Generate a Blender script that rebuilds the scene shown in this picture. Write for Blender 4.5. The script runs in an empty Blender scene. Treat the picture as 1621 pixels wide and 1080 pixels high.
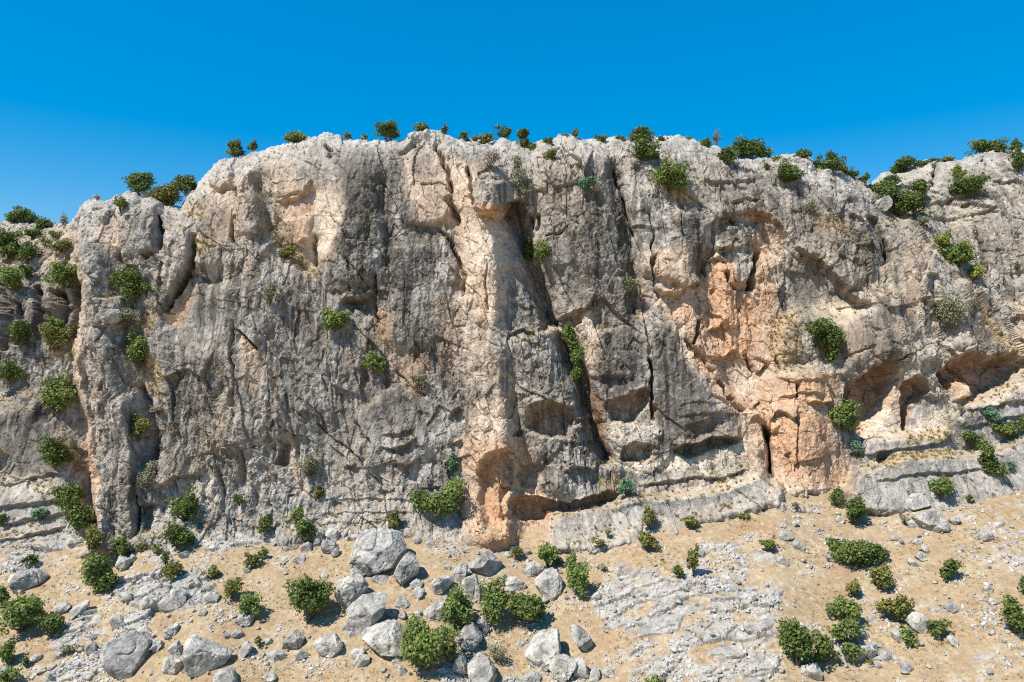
import bpy, math, random
import numpy as np

# ------------------------------------------------------------------ camera, sky, sun, exposure
SC = bpy.context.scene
F = 1080.0            # focal length in photo pixels (photo 1621 x 1080)
ZC = 24.0             # camera height above the valley datum
cam_d = bpy.data.cameras.new('camera')
cam = bpy.data.objects.new('camera', cam_d)
SC.collection.objects.link(cam)
cam.location = (0, 0, ZC)
cam.rotation_euler = (math.radians(90), 0, 0)
cam_d.sensor_width = 36.0
cam_d.lens = 36.0 * F / 1621.0
cam_d.clip_start = 0.5
cam_d.clip_end = 6000
SC.camera = cam

SUN_EL = math.radians(55)
SUN_AZ = math.atan2(-0.81, -0.585)      # towards the sun: left of and behind the camera
sun_vec = (math.sin(SUN_AZ) * math.cos(SUN_EL), math.cos(SUN_AZ) * math.cos(SUN_EL), math.sin(SUN_EL))
wd = bpy.data.worlds.new('World')
SC.world = wd
wd.use_nodes = True
wn, wl = wd.node_tree.nodes, wd.node_tree.links
wn.clear()
sky = wn.new('ShaderNodeTexSky')
sky.sky_type = 'NISHITA'
sky.sun_disc = False
sky.sun_elevation = SUN_EL
sky.sun_rotation = SUN_AZ
sky.altitude = 1200
sky.air_density = 1.15
sky.dust_density = 0.0
sky.ozone_density = 4.0
hs = wn.new('ShaderNodeHueSaturation')
hs.inputs['Hue'].default_value = 0.502
hs.inputs['Saturation'].default_value = 2.36
hs.inputs['Value'].default_value = 1.86
bg = wn.new('ShaderNodeBackground')
bg.inputs['Strength'].default_value = 0.135
wo = wn.new('ShaderNodeOutputWorld')
gm = wn.new('ShaderNodeGamma'); gm.inputs['Gamma'].default_value = 0.5
wl.new(sky.outputs[0], gm.inputs['Color'])
wl.new(gm.outputs[0], hs.inputs['Color'])
wl.new(hs.outputs[0], bg.inputs['Color'])
wl.new(bg.outputs[0], wo.inputs['Surface'])

sun_d = bpy.data.lights.new('sun', 'SUN')
sun_d.energy = 5.0
sun_d.angle = math.radians(0.53)
sun_d.color = (1.0, 0.95, 0.875)
sun = bpy.data.objects.new('sun', sun_d)
SC.collection.objects.link(sun)
from mathutils import Vector
sun.rotation_euler = Vector(sun_vec).to_track_quat('Z', 'Y').to_euler()
sun.location = (-60, -40, 90)
SC.view_settings.view_transform = 'Standard'
SC.view_settings.look = 'None'
SC.view_settings.gamma = 1.0
SC.view_settings.exposure = 0.48
SC.view_settings.use_curve_mapping = False
SC.cycles.use_denoising = False
SC.cycles.pixel_filter_type = 'BLACKMAN_HARRIS'
SC.cycles.filter_width = 1.15

# ------------------------------------------------------------------ numpy helpers
f32 = np.float32
_rs = np.random.RandomState(7)
_perm = _rs.permutation(256).astype(np.int32)
_perm2 = np.concatenate([_perm, _perm, _perm])
_g3 = _rs.normal(size=(256, 3)); _g3 = (_g3 / np.linalg.norm(_g3, axis=1)[:, None] * 1.5).astype(f32)
_ra = _rs.rand(256).astype(f32); _rb = _rs.rand(256).astype(f32); _rc = _rs.rand(256).astype(f32)

def perlin(x, y, z):
    x = np.asarray(x, f32); y = np.asarray(y, f32); z = np.asarray(z, f32)
    xf = np.floor(x); yf = np.floor(y); zf = np.floor(z)
    xi = xf.astype(np.int32) & 255; yi = yf.astype(np.int32) & 255; zi = zf.astype(np.int32) & 255
    x = x - xf; y = y - yf; z = z - zf
    u = x * x * x * (x * (x * 6 - 15) + 10); v = y * y * y * (y * (y * 6 - 15) + 10); w = z * z * z * (z * (z * 6 - 15) + 10)
    a0 = _perm2[xi]; a1 = _perm2[xi + 1]
    def corner(a, dy, dz):
        return _perm2[_perm2[a + yi + dy] + zi + dz]
    def dot(h, dx, dy, dz):
        g = _g3[h]
        return g[:, 0] * (x - dx) + g[:, 1] * (y - dy) + g[:, 2] * (z - dz)
    r = []
    for dz in (0, 1):
        q = []
        for dy in (0, 1):
            n0 = dot(corner(a0, dy, dz), 0, dy, dz); n1 = dot(corner(a1, dy, dz), 1, dy, dz)
            q.append(n0 + u * (n1 - n0))
        r.append(q[0] + v * (q[1] - q[0]))
    return r[0] + w * (r[1] - r[0])

def fbm(x, y, z, octs, gain=0.5, kind=0):
    s = 0; a = 1.0; t = 0; f = 1.0
    for o in range(octs):
        n = perlin(x * f + 13.7 * o, y * f + 5.1 * o, z * f + 9.3 * o)
        if kind == 1: n = np.abs(n) * 2 - 0.6
        elif kind == 2: n = 1 - 2.2 * np.abs(n)
        s = s + a * n; t += a; a *= gain; f *= 2.03
    return s / t

def voronoi(x, y, jit=0.9):
    """2-D Voronoi: F1, F2 and a random number per nearest cell."""
    x = np.asarray(x, f32); y = np.asarray(y, f32)
    xi = np.floor(x); yi = np.floor(y)
    f1 = np.full(x.shape, 9, f32); f2 = np.full(x.shape, 9, f32); idr = np.zeros(x.shape, f32)
    gx = np.zeros(x.shape, f32); gy = np.zeros(x.shape, f32)
    for dy in (-1, 0, 1):
        for dx in (-1, 0, 1):
            cx = (xi + dx); cy = (yi + dy)
            h = _perm2[_perm2[cx.astype(np.int32) & 255] + (cy.astype(np.int32) & 255)]
            px = cx + 0.5 + (_ra[h] - 0.5) * jit - x; py = cy + 0.5 + (_rb[h] - 0.5) * jit - y
            d = np.sqrt(px * px + py * py)
            near = d < f1
            f2 = np.where(near, f1, np.minimum(f2, d))
            idr = np.where(near, _rc[h], idr); gx = np.where(near, px, gx); gy = np.where(near, py, gy)
            f1 = np.where(near, d, f1)
    return f1, f2, idr, gx, gy

def sstep(a, b, x):
    t = np.clip((x - a) / (b - a), 0, 1)
    return t * t * (3 - 2 * t)

def curve(pts, u, smooth=0):
    p = np.array(pts, float)
    return np.interp(u, p[:, 0], p[:, 1])

class Field:
    """Features traced on the photo, evaluated at vertices that carry photo coordinates."""
    def __init__(s, U, V):
        s.U = U.astype(f32); s.V = V.astype(f32)
    def near(s, poly, m):
        p = np.array(poly, float)
        lo = p.min(0) - m; hi = p.max(0) + m
        return np.nonzero((s.U > lo[0]) & (s.U < hi[0]) & (s.V > lo[1]) & (s.V < hi[1]))[0]
    def line(s, poly, m):
        idx = s.near(poly, m)
        x = s.U[idx]; y = s.V[idx]
        p = np.array(poly, f32)
        L = np.concatenate([[0], np.cumsum(np.hypot(*np.diff(p, axis=0).T))])
        best = np.full(x.shape, 1e9, f32); side = np.zeros_like(best); t = np.zeros_like(best)
        for i in range(len(p) - 1):
            ax, ay = p[i]; bx, by = p[i + 1]
            dx, dy = bx - ax, by - ay
            ll = max(dx * dx + dy * dy, 1e-6)
            k = np.clip(((x - ax) * dx + (y - ay) * dy) / ll, 0, 1)
            ex = x - ax - k * dx; ey = y - ay - k * dy
            d = np.sqrt(ex * ex + ey * ey)
            cr = -(dx * (y - ay) - dy * (x - ax))
            n = d < best
            best = np.where(n, d, best); side = np.where(n, np.sign(cr), side)
            t = np.where(n, (L[i] + k * (L[i + 1] - L[i])) / L[-1], t)
        return idx, best, side, t
    def poly(s, poly, soft):
        """0..1 mask: 1 well inside, soft edge of the given width."""
        idx = s.near(poly, soft)
        x = s.U[idx]; y = s.V[idx]
        p = np.array(poly, f32); n = len(p)
        inside = np.zeros(x.shape, bool); best = np.full(x.shape, 1e9, f32)
        for i in range(n):
            ax, ay = p[i]; bx, by = p[(i + 1) % n]
            dx, dy = bx - ax, by - ay
            ll = max(dx * dx + dy * dy, 1e-6)
            k = np.clip(((x - ax) * dx + (y - ay) * dy) / ll, 0, 1)
            best = np.minimum(best, np.hypot(x - ax - k * dx, y - ay - k * dy))
            c = (ay > y) != (by > y)
            if dy != 0:
                inside ^= c & (x < dx * (y - ay) / dy + ax)
        sd = np.where(inside, best, -best)
        return idx, sstep(-soft * 0.5, soft * 0.5, sd), sd

def grid_mesh(name, P, keep_smooth=False):
    """P: rows x cols x 3 -> mesh of quads."""
    R, Cn = P.shape[:2]
    me = bpy.data.meshes.new(name)
    nv = R * Cn
    i = np.arange(R - 1)[:, None] * Cn + np.arange(Cn - 1)[None, :]
    quads = np.stack([i, i + 1, i + Cn + 1, i + Cn], -1).reshape(-1, 4).astype(np.int32)
    fill_mesh(me, P.reshape(-1, 3), quads)
    me.polygons.foreach_set('use_smooth', np.full(len(quads), keep_smooth, bool))
    return me

def fill_mesh(me, co, faces):
    n = faces.shape[1]
    me.vertices.add(len(co)); me.vertices.foreach_set('co', np.ascontiguousarray(co, f32).ravel())
    me.loops.add(faces.size); me.loops.foreach_set('vertex_index', np.ascontiguousarray(faces, np.int32).ravel())
    me.polygons.add(len(faces)); me.polygons.foreach_set('loop_start', np.arange(0, faces.size, n, dtype=np.int32))
    me.update(calc_edges=True)

def set_col(me, col, name='Col'):
    a = me.color_attributes.new(name, 'FLOAT_COLOR', 'POINT')
    c = np.ones((len(col), 4), f32); c[:, :3] = col
    a.data.foreach_set('color', c.ravel())

def grid_normals(P):
    du = np.gradient(P, axis=1); dv = np.gradient(P, axis=0)
    n = np.cross(du, dv)
    n /= np.linalg.norm(n, axis=2, keepdims=True) + 1e-9
    return n

def link(name, data, parent=None):
    o = bpy.data.objects.new(name, data)
    SC.collection.objects.link(o)
    if parent is not None: o.parent = parent
    return o

def rp(u, v, y):
    """photo pixel + distance -> world point."""
    return ((u - 810.5) / F * y, y, ZC + (540 - v) / F * y)

# ------------------------------------------------------------------ materials
def mat_new(name):
    m = bpy.data.materials.new(name); m.use_nodes = True
    nt = m.node_tree; nt.nodes.clear()
    out = nt.nodes.new('ShaderNodeOutputMaterial')
    b = nt.nodes.new('ShaderNodeBsdfPrincipled')
    nt.links.new(b.outputs[0], out.inputs[0])
    b.inputs['Roughness'].default_value = 0.92
    b.inputs['Specular IOR Level'].default_value = 0.12
    return m, nt, b, out

def noise_node(nt, vec, scale, detail, rough=0.55):
    n = nt.nodes.new('ShaderNodeTexNoise')
    n.inputs['Scale'].default_value = scale; n.inputs['Detail'].default_value = detail; n.inputs['Roughness'].default_value = rough
    nt.links.new(vec, n.inputs['Vector'])
    return n

def ramp(nt, fac, stops):
    r = nt.nodes.new('ShaderNodeValToRGB')
    e = r.color_ramp.elements
    while len(e) < len(stops): e.new(0.5)
    for k, (p, c) in enumerate(stops):
        e[k].position = p; e[k].color = (*c, 1) if len(c) == 3 else c
    nt.links.new(fac, r.inputs[0])
    return r

def mixc(nt, a, b, fac, mode='MIX'):
    m = nt.nodes.new('ShaderNodeMix'); m.data_type = 'RGBA'; m.blend_type = mode
    for s, i in ((fac, 0), (a, 6), (b, 7)):
        if isinstance(s, (int, float)): m.inputs[i].default_value = s
        elif isinstance(s, tuple): m.inputs[i].default_value = (*s, 1)
        else: nt.links.new(s, m.inputs[i])
    return m.outputs[2]

def rock_material(name, attr=True, base=(0.4, 0.39, 0.36), speck=0.5, bump=0.5):
    """Weathered limestone: colour from the mesh (rock type, stains) or a base colour, lichen flecks, pits and relief."""
    m, nt, b, out = mat_new(name)
    N, L = nt.nodes, nt.links
    tc = N.new('ShaderNodeTexCoord')
    vec = tc.outputs['Object']
    if attr:
        at = N.new('ShaderNodeAttribute'); at.attribute_name = 'Col'; col = at.outputs['Color']
    else:
        oi = N.new('ShaderNodeObjectInfo')
        big = noise_node(nt, vec, 0.9, 5)
        tint = ramp(nt, oi.outputs['Random'], [(0, tuple(c * 0.82 for c in base)), (0.5, base), (1, (base[0] * 1.12, base[1] * 1.1, base[2] * 1.06))])
        dk = ramp(nt, big.outputs['Fac'], [(0.3, (0.42, 0.42, 0.42)), (0.46, (0.85, 0.85, 0.84)), (0.62, (1.2, 1.19, 1.17))])
        col = mixc(nt, tint.outputs[0], dk.outputs[0], 1.0, 'MULTIPLY')
        wn_ = noise_node(nt, vec, 0.55, 4)
        wf = ramp(nt, wn_.outputs['Fac'], [(0.56, (0, 0, 0)), (0.72, (1, 1, 1))])
        mm = N.new('ShaderNodeMath'); mm.operation = 'MULTIPLY'; mm.inputs[1].default_value = 0.28
        L.new(wf.outputs[0], mm.inputs[0])
        col = mixc(nt, col, (0.46, 0.36, 0.25), mm.outputs[0])
    n1 = noise_node(nt, vec, 2.6, 9, 0.68)
    r1 = ramp(nt, n1.outputs['Fac'], [(0.30, (0.38, 0.37, 0.36)), (0.44, (0.82, 0.82, 0.82)), (0.56, (1.08, 1.08, 1.08)), (0.70, (1.36, 1.36, 1.34))])
    col = mixc(nt, col, r1.outputs[0], speck, 'MULTIPLY')
    n2 = noise_node(nt, vec, 9.0, 6, 0.7)
    r2 = ramp(nt, n2.outputs['Fac'], [(0.34, (0.36, 0.35, 0.33)), (0.46, (0.96, 0.96, 0.96)), (0.56, (1.05, 1.05, 1.05)), (0.68, (1.4, 1.4, 1.38))])
    col = mixc(nt, col, r2.outputs[0], speck * 0.9, 'MULTIPLY')
    L.new(col, b.inputs['Base Color'])
    # relief
    vo = N.new('ShaderNodeTexVoronoi'); vo.inputs['Scale'].default_value = 3.2; vo.feature = 'F1'
    wv = N.new('ShaderNodeVectorMath'); wv.operation = 'ADD'
    sc = N.new('ShaderNodeVectorMath'); sc.operation = 'SCALE'; sc.inputs[3].default_value = 0.35
    L.new(n1.outputs['Color'], sc.inputs[0]); L.new(vec, wv.inputs[0]); L.new(sc.outputs[0], wv.inputs[1])
    L.new(wv.outputs[0], vo.inputs['Vector'])
    add = N.new('ShaderNodeMath'); add.operation = 'MULTIPLY_ADD'; add.inputs[1].default_value = 0.15
    L.new(vo.outputs['Distance'], add.inputs[0]); L.new(n1.outputs['Fac'], add.inputs[2])
    add2 = N.new('ShaderNodeMath'); add2.operation = 'MULTIPLY_ADD'; add2.inputs[1].default_value = 0.4
    L.new(n2.outputs['Fac'], add2.inputs[0]); L.new(add.outputs[0], add2.inputs[2])
    bp = N.new('ShaderNodeBump'); bp.inputs['Strength'].default_value = bump; bp.inputs['Distance'].default_value = 0.34
    L.new(add2.outputs[0], bp.inputs['Height']); L.new(bp.outputs[0], b.inputs['Normal'])
    return m
# ------------------------------------------------------------------ the cliff
CREST = [(-500, 372), (-200, 362), (0, 350), (60, 352), (108, 352), (116, 346), (124, 338), (136, 322), (150, 316), (175, 318), (195, 312), (205, 306), (225, 312),
         (240, 306), (258, 320), (285, 325), (300, 308), (316, 290), (330, 272), (346, 256), (362, 250), (380, 246), (398, 241), (425, 234), (450, 225), (480, 220),
         (515, 214), (540, 216), (570, 219), (600, 222), (630, 225), (655, 214), (680, 208), (700, 211), (722, 219), (745, 221), (770, 225), (800, 222), (820, 224),
         (850, 226), (870, 222), (895, 216), (930, 218), (960, 219), (1000, 222), (1040, 221), (1070, 216), (1100, 220), (1130, 232), (1160, 246), (1190, 248),
         (1215, 250), (1240, 245), (1262, 243), (1282, 252), (1292, 264), (1310, 259), (1335, 270), (1360, 284), (1378, 292), (1386, 282), (1400, 273), (1425, 268),
         (1440, 262), (1470, 258), (1500, 255), (1530, 249), (1560, 243), (1585, 236), (1605, 236), (1621, 240), (1700, 236), (1900, 226), (2200, 215)]
BASE = [(-500, 862), (0, 868), (90, 872), (170, 868), (230, 856), (330, 846), (450, 852), (540, 842), (700, 842), (740, 852), (830, 866), (960, 862), (1020, 842),
        (1100, 822), (1180, 805), (1230, 788), (1330, 796), (1400, 806), (1500, 797), (1560, 785), (1621, 776), (1900, 750), (2200, 740)]

us = np.concatenate([np.linspace(-420, -14, 75), np.arange(-12, 1634, 1.32), np.linspace(1636, 2040, 75)])
vt_ = curve(CREST, us)
vt_ = vt_ + 3.0 * perlin(us / 26, us * 0 + 3.3, us * 0) + 1.6 * perlin(us / 9, us * 0 + 7.3, us * 0)
vb_ = curve(BASE, us)
kern = np.ones(25) / 25
vb_s = np.convolve(np.pad(vb_, 12, 'edge'), kern, 'valid')
NF = 478
sj = np.linspace(0, 1, NF)[:, None]
VBOT = vb_s + 46
Vg = VBOT[None, :] * (1 - sj) + vt_[None, :] * sj
Ug = np.repeat(us[None, :], NF, 0)

def coarse(U, V, vtop, vb):
    """Distance of the big forms from the camera (metres), from ribs, recesses and the lean of the wall."""
    sh = U.shape
    fx = Field(U.ravel() + 7 * perlin(U.ravel() / 60, V.ravel() / 60, 0 * U.ravel()) + 2.5 * perlin(U.ravel() / 17, V.ravel() / 17, 0 * U.ravel() + 4),
               V.ravel() + 7 * perlin(U.ravel() / 60, V.ravel() / 60, 0 * U.ravel() + 9) + 2.5 * perlin(U.ravel() / 17, V.ravel() / 17, 0 * U.ravel() + 14))
    C = np.zeros(U.size, f32)
    def ridge(poly, wl, wr, h, e=0.12):
        # sd>0: left of the direction of travel (downwards = image right)
        idx, d, s, t = fx.line(poly, max(wl, wr) * 2.4)
        w = np.where(s > 0, wr, wl)
        C[idx] += (0.72 if h > 0 else 0.85) * h * np.exp(-(d / w) ** 2) * sstep(-0.001, e, t) * sstep(-0.001, e, 1 - t)
    def area(poly, soft, h):
        idx, m, sd = fx.poly(poly, soft); C[idx] += h * m
    # set-back wall at the far left and the slope on top of it
    area([(-600, 150), (104, 150), (110, 350), (124, 385), (130, 430), (134, 480), (124, 545), (127, 600), (138, 650), (148, 720), (152, 790), (158, 860), (110, 900), (-600, 900)], 12, -4.6)
    area([(-600, 640), (60, 640), (140, 760), (160, 860), (110, 930), (-600, 930)], 60, 2.2)
    area([(-600, 745), (80, 770), (150, 830), (160, 900), (-600, 900)], 40, 1.2)
    area([(-600, 150), (120, 150), (120, 360), (60, 440), (-600, 430)], 120, -5.0)
    # set-back wall at the right
    area([(1376, 150), (1380, 296), (1400, 345), (1440, 372), (1480, 405), (1522, 448), (1570, 510), (1604, 562), (1640, 606), (2300, 600), (2300, 150)], 84, -3.2)
    area([(1376, 150), (1378, 290), (1405, 345), (1450, 350), (1475, 310), (1470, 150)], 46, -1.8)
    area([(1385, 270), (1450, 290), (1500, 340), (1560, 320), (1640, 330), (1640, 150), (1385, 150)], 70, -2.6)
    # left pillars, gullies between them
    ridge([(155, 300), (152, 380), (148, 470), (165, 560), (172, 700), (170, 860)], 17, 20, 1.0)
    ridge([(205, 300), (212, 360), (215, 410)], 18, 16, 1.0)
    ridge([(236, 318), (238, 370), (236, 402)], 18, 12, 1.4)
    ridge([(284, 350), (288, 400), (270, 450), (255, 500)], 22, 16, 1.9)
    ridge([(205, 430), (212, 520), (236, 600), (244, 700), (246, 770)], 22, 16, -1.5)
    ridge([(196, 620), (206, 740), (210, 860)], 15, 9, 1.7)
    ridge([(238, 790), (240, 850)], 10, 14, -1.0)
    ridge([(170, 470), (172, 520)], 26, 24, 0.9)
    ridge([(320, 300), (330, 360), (332, 430)], 26, 34, 0.8)
    ridge([(392, 255), (398, 330), (405, 380)], 20, 14, 1.1)
    ridge([(404, 270), (424, 340), (455, 395), (505, 440)], 16, 22, -1.6)
    ridge([(350, 440), (372, 560), (420, 720)], 60, 70, 1.2)
    ridge([(455, 240), (458, 310)], 34, 34, 0.8)
    ridge([(470, 340), (480, 385)], 24, 20, 0.7)
    ridge([(500, 290), (512, 400)], 18, 18, -0.5)
    ridge([(560, 230), (560, 330), (565, 465)], 44, 46, 1.5)
    ridge([(602, 270), (618, 360), (612, 440)], 12, 12, -0.9)
    ridge([(656, 235), (668, 300), (680, 360)], 34, 38, 0.9)
    ridge([(640, 380), (660, 480), (650, 560)], 46, 50, 0.8)
    ridge([(610, 610), (650, 660), (690, 720)], 60, 60, 0.9)
    ridge([(716, 330), (726, 400), (735, 480)], 9, 10, -0.7)
    # the tall tan buttress and its bulging head
    ridge([(778, 250), (774, 360), (778, 470), (784, 560), (790, 660), (790, 780), (800, 880)], 48, 20, 3.3, 0.06)
    ridge([(782, 286), (784, 318), (783, 336)], 24, 22, 1.9)
    ridge([(812, 520), (836, 600), (866, 680), (890, 740), (880, 800)], 36, 58, 2.6)
    # cleft to its right
    ridge([(806, 318), (822, 376), (846, 425), (866, 475), (874, 530)], 15, 17, -4.0, 0.05)
    ridge([(880, 520), (905, 570), (928, 640), (944, 700), (966, 745)], 13, 14, -4.0, 0.08)
    ridge([(845, 300), (852, 360)], 16, 18, -0.8)
    # grey wall between cleft and orange alcove
    ridge([(905, 240), (925, 330), (945, 440)], 46, 50, 0.9)
    ridge([(966, 255), (984, 330), (1000, 420), (1008, 520)], 13, 16, -1.3)
    ridge([(1012, 290), (1022, 370), (1026, 440)], 16, 20, 0.8)
    ridge([(1080, 330), (1084, 400), (1062, 452)], 40, 34, 1.6)
    ridge([(960, 520), (970, 600)], 36, 34, 0.9)
    ridge([(1040, 500), (1080, 590), (1120, 680)], 46, 42, 1.3)
    # orange alcove, its ear-shaped lobe, tongue and tower
    area([(1112, 372), (1130, 350), (1200, 344), (1240, 378), (1262, 404), (1300, 412), (1345, 478), (1375, 486), (1330, 500), (1262, 490), (1215, 560), (1205, 650), (1180, 650), (1140, 600), (1112, 520), (1104, 450)], 26, -1.1)
    ridge([(1160, 356), (1165, 400), (1182, 455)], 30, 24, 1.2)
    ridge([(1140, 415), (1146, 470), (1150, 520)], 16, 20, 0.9)
    ridge([(1222, 390), (1240, 440), (1256, 520), (1262, 580)], 34, 40, 0.9)
    ridge([(1215, 520), (1200, 570)], 12, 12, 0.8)
    ridge([(1268, 570), (1274, 680), (1280, 800)], 46, 40, 2.2)
    ridge([(1208, 668), (1216, 700), (1219, 740), (1217, 775)], 5, 5.5, -3.2, 0.2)
    ridge([(1196, 690), (1200, 760)], 10, 8, 0.9)
    # wall right of the tower
    ridge([(1300, 300), (1330, 380), (1362, 460)], 44, 30, 0.9)
    ridge([(1374, 340), (1386, 380), (1402, 432)], 9, 13, -1.6)
    ridge([(1436, 400), (1450, 470), (1440, 540), (1470, 590)], 34, 26, 1.4)
    ridge([(1470, 430), (1474, 480)], 6, 10, -1.2)
    ridge([(1522, 440), (1526, 500), (1528, 560)], 20, 7, 1.1)
    area([(1330, 480), (1420, 470), (1430, 560), (1340, 590)], 40, 1.2)
    # terraces and slabs at the foot
    area([(1372, 698), (1440, 690), (1500, 680), (1530, 640), (1640, 610), (2300, 600), (2300, 900), (1330, 900), (1352, 740)], 18, 1.6)
    area([(1362, 744), (1400, 730), (1440, 722), (1580, 716), (1640, 690), (2300, 690), (2300, 900), (1300, 900), (1336, 776)], 20, 1.9)
    area([(868, 812), (950, 796), (1060, 784), (1130, 776), (1206, 752), (1230, 776), (1234, 900), (850, 920)], 18, 2.0)
    area([(985, 772), (1060, 756), (1190, 744), (1206, 760), (1130, 790), (980, 800)], 24, 0.5)
    lift = (vb.ravel()[None, :].repeat(sh[0], 0).ravel() - fx.V)
    C += 1.6 * np.clip(1 - lift / 75, 0, 1.6) ** 2 * (1 - sstep(1180, 1260, fx.U) * 0.5)
    h = np.clip((850 - V.ravel()) / 640, -0.1, 1.1)
    q = np.maximum(V.ravel() - vtop.ravel()[None, :].repeat(sh[0], 0).ravel(), 0)
    y = 54.5 + 6.2 * np.sign(h) * np.abs(h) ** 1.25 + 2.4 * np.exp(-q / 12) + 2.2 * np.exp(-q / 42)
    return (y - C).reshape(sh).astype(f32)

Yg = coarse(Ug, Vg, vt_, vb_s)
# ground contact: the cliff's own distance at the foot line, smoothed along the foot
jb = np.argmin(np.abs(Vg - vb_s[None, :]), axis=0)
yb_ = Yg[jb, np.arange(len(us))]
k2 = np.hanning(301); k2 /= k2.sum()
yb_ = np.convolve(np.pad(yb_, 150, 'edge'), k2, 'valid') + 0.15
KS = 0.42
def ground_y(u, v):
    """Distance of the smooth slope at a photo pixel."""
    yb = np.interp(u, us, yb_); s0 = (np.interp(u, us, vb_s) - 540) / F
    return yb * (s0 + KS) / np.maximum((v - 540) / F + KS, 0.08)
below = np.clip(Vg - vb_s[None, :], 0, None)
w_ = sstep(0, 14, below)
Yg = Yg * (1 - w_) + (ground_y(Ug, Vg) + 0.035 * below) * w_

# crown and plateau behind the crest
e = np.concatenate([np.linspace(0.35, 6, 22), np.geomspace(7, 90, 12)])
ytop = Yg[-1]
Yp = ytop[None, :] + e[:, None]
Zp = ((540 - vt_) / F * ytop)[None, :] + 0.035 * e[:, None]
Xp = ((us - 810.5) / F * ytop)[None, :] * (Yp / ytop[None, :])
Pf = np.stack([(Ug - 810.5) / F * Yg, Yg, (540 - Vg) / F * Yg + ZC], -1)
Pp = np.stack([Xp, Yp, Zp + ZC], -1)
P0 = np.concatenate([Pf, Pp], 0).astype(f32)
NR = P0.shape[0]
Uf = np.concatenate([Ug, np.repeat(us[None, :], len(e), 0)], 0).ravel().astype(f32)
Vf = np.concatenate([Vg, np.repeat(vt_[None, :], len(e), 0) - 2], 0).ravel().astype(f32)
N0 = grid_normals(P0)
N0 = np.where((N0[..., 1:2] > 0.3), -N0, N0)
# relief stands out along a direction that varies slowly, so that joints and lips stay straight over ribs
tpl = np.clip((np.arange(NR) - NF + 14) / 20, 0, 1)[:, None, None]
N0 = 0.25 * N0 + 0.75 * (np.array([-0.05, -0.97, 0.2]) * (1 - tpl) + np.array([0, -0.35, 0.94]) * tpl)
N0 = (N0 / np.linalg.norm(N0, axis=2, keepdims=True)).reshape(-1, 3)
pts = P0.reshape(-1, 3)
X, Y, Z = pts.T

# --- relief
w1 = fbm(X / 4.0, Y / 4.0, Z / 4.0, 3)
w2 = fbm(X / 4.0 + 31, Y / 4.0, Z / 4.0 + 17, 3)
fu = Uf + 9 * w1 + 3.2 * perlin(X / 0.8, Y / 0.8, Z / 0.8) + 1.4 * perlin(X / 0.3, Y / 0.3, Z / 0.3)
fv = Vf + 9 * w2 + 3.2 * perlin(X / 0.8 + 40, Y / 0.8, Z / 0.8) + 1.4 * perlin(X / 0.3 + 11, Y / 0.3, Z / 0.3)
fd = Field(fu, fv)
D = np.zeros(len(pts), f32)       # outward displacement, metres
TAN = np.zeros_like(D); ORA = np.zeros_like(D); DRK = np.zeros_like(D); PAL = np.zeros_like(D); SMO = np.zeros_like(D); LGT = np.zeros_like(D); GRS = np.zeros_like(D); BRN = np.zeros_like(D)

def lip(poly, h, up=26, dn=14, hb=None, col=0.0):
    """An overhanging edge: rock above stands out by h and drops sharply to a recess below."""
    hb = h * 0.7 if hb is None else hb
    idx, d, s, t = fd.line(poly, max(up, dn) * 3)
    tp = sstep(0, 0.12, t) * sstep(0, 0.12, 1 - t)
    sd = d * s
    k = sstep(-1.6, 1.6, sd)
    h, hb = 0.72 * h, 0.8 * hb
    D[idx] += tp * (k * h * np.exp(-np.clip(sd, 0, None) / up) - (1 - k) * hb * np.exp(-np.clip(-sd, 0, None) / dn))
    if col: ORA[idx] = np.maximum(ORA[idx], 0.5 * col * tp * (1 - k) * np.exp(-np.clip(-sd, 0, None) / dn))
def crack(poly, w, dp):
    idx, d, s, t = fd.line(poly, w * 3 + 3)
    tp = sstep(0, 0.1, t) * sstep(0, 0.1, 1 - t)
    D[idx] -= 1.5 * dp * tp * np.exp(-(d / w) ** 2)
def hollow(poly, dp, soft=7, ora=0.0, brn=0.0):
    idx, m, sd = fd.poly(poly, soft)
    D[idx] -= 0.75 * dp * m
    SMO[idx] = np.maximum(SMO[idx], 0.3 * m)
    if ora: ORA[idx] = np.maximum(ORA[idx], ora * m)
    if brn: BRN[idx] = np.maximum(BRN[idx], brn * m)
def bulge(poly, h, soft=14):
    idx, m, sd = fd.poly(poly, soft); D[idx] += h * m
def tint(A, poly, soft, k=1.0):
    idx, m, sd = fd.poly(poly, soft); A[idx] = np.maximum(A[idx], k * m)
def tline(A, poly, w, k=1.0):
    idx, d, s, t = fd.line(poly, w * 2.5)
    A[idx] = np.maximum(A[idx], k * np.exp(-(d / w) ** 2) * sstep(-0.001, 0.1, t) * sstep(-0.001, 0.1, 1 - t))

# -- left part
lip([(163, 352), (172, 340), (178, 334)], 0.7, 12, 12)
lip([(252, 402), (246, 410), (236, 417), (232, 412), (226, 398)], 0.8, 14, 9)
crack([(186, 395), (191, 412), (194, 420)], 2.6, 0.7)
crack([(248, 335), (252, 372), (254, 400)], 3.2, 1.1)
crack([(308, 368), (308, 400), (302, 428), (290, 444), (276, 458), (266, 475), (260, 496)], 4.5, 1.7)
lip([(300, 437), (312, 434), (320, 430), (326, 441), (344, 446)], 0.6, 18, 9)
crack([(374, 342), (373, 365), (371, 384)], 2.2, 0.7)
lip([(340, 300), (356, 297), (372, 290)], 0.7, 14, 8, col=0.6)
crack([(220, 600), (236, 640), (246, 700), (250, 742)], 5, 1.0)
lip([(252, 762), (268, 766), (285, 754), (310, 750), (334, 746)], 0.7, 26, 12)
lip([(380, 528), (396, 536), (410, 552)], 0.9, 16, 10, col=0.5)
crack([(371, 506), (369, 560), (368, 600), (366, 650)], 2.2, 0.6)
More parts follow.
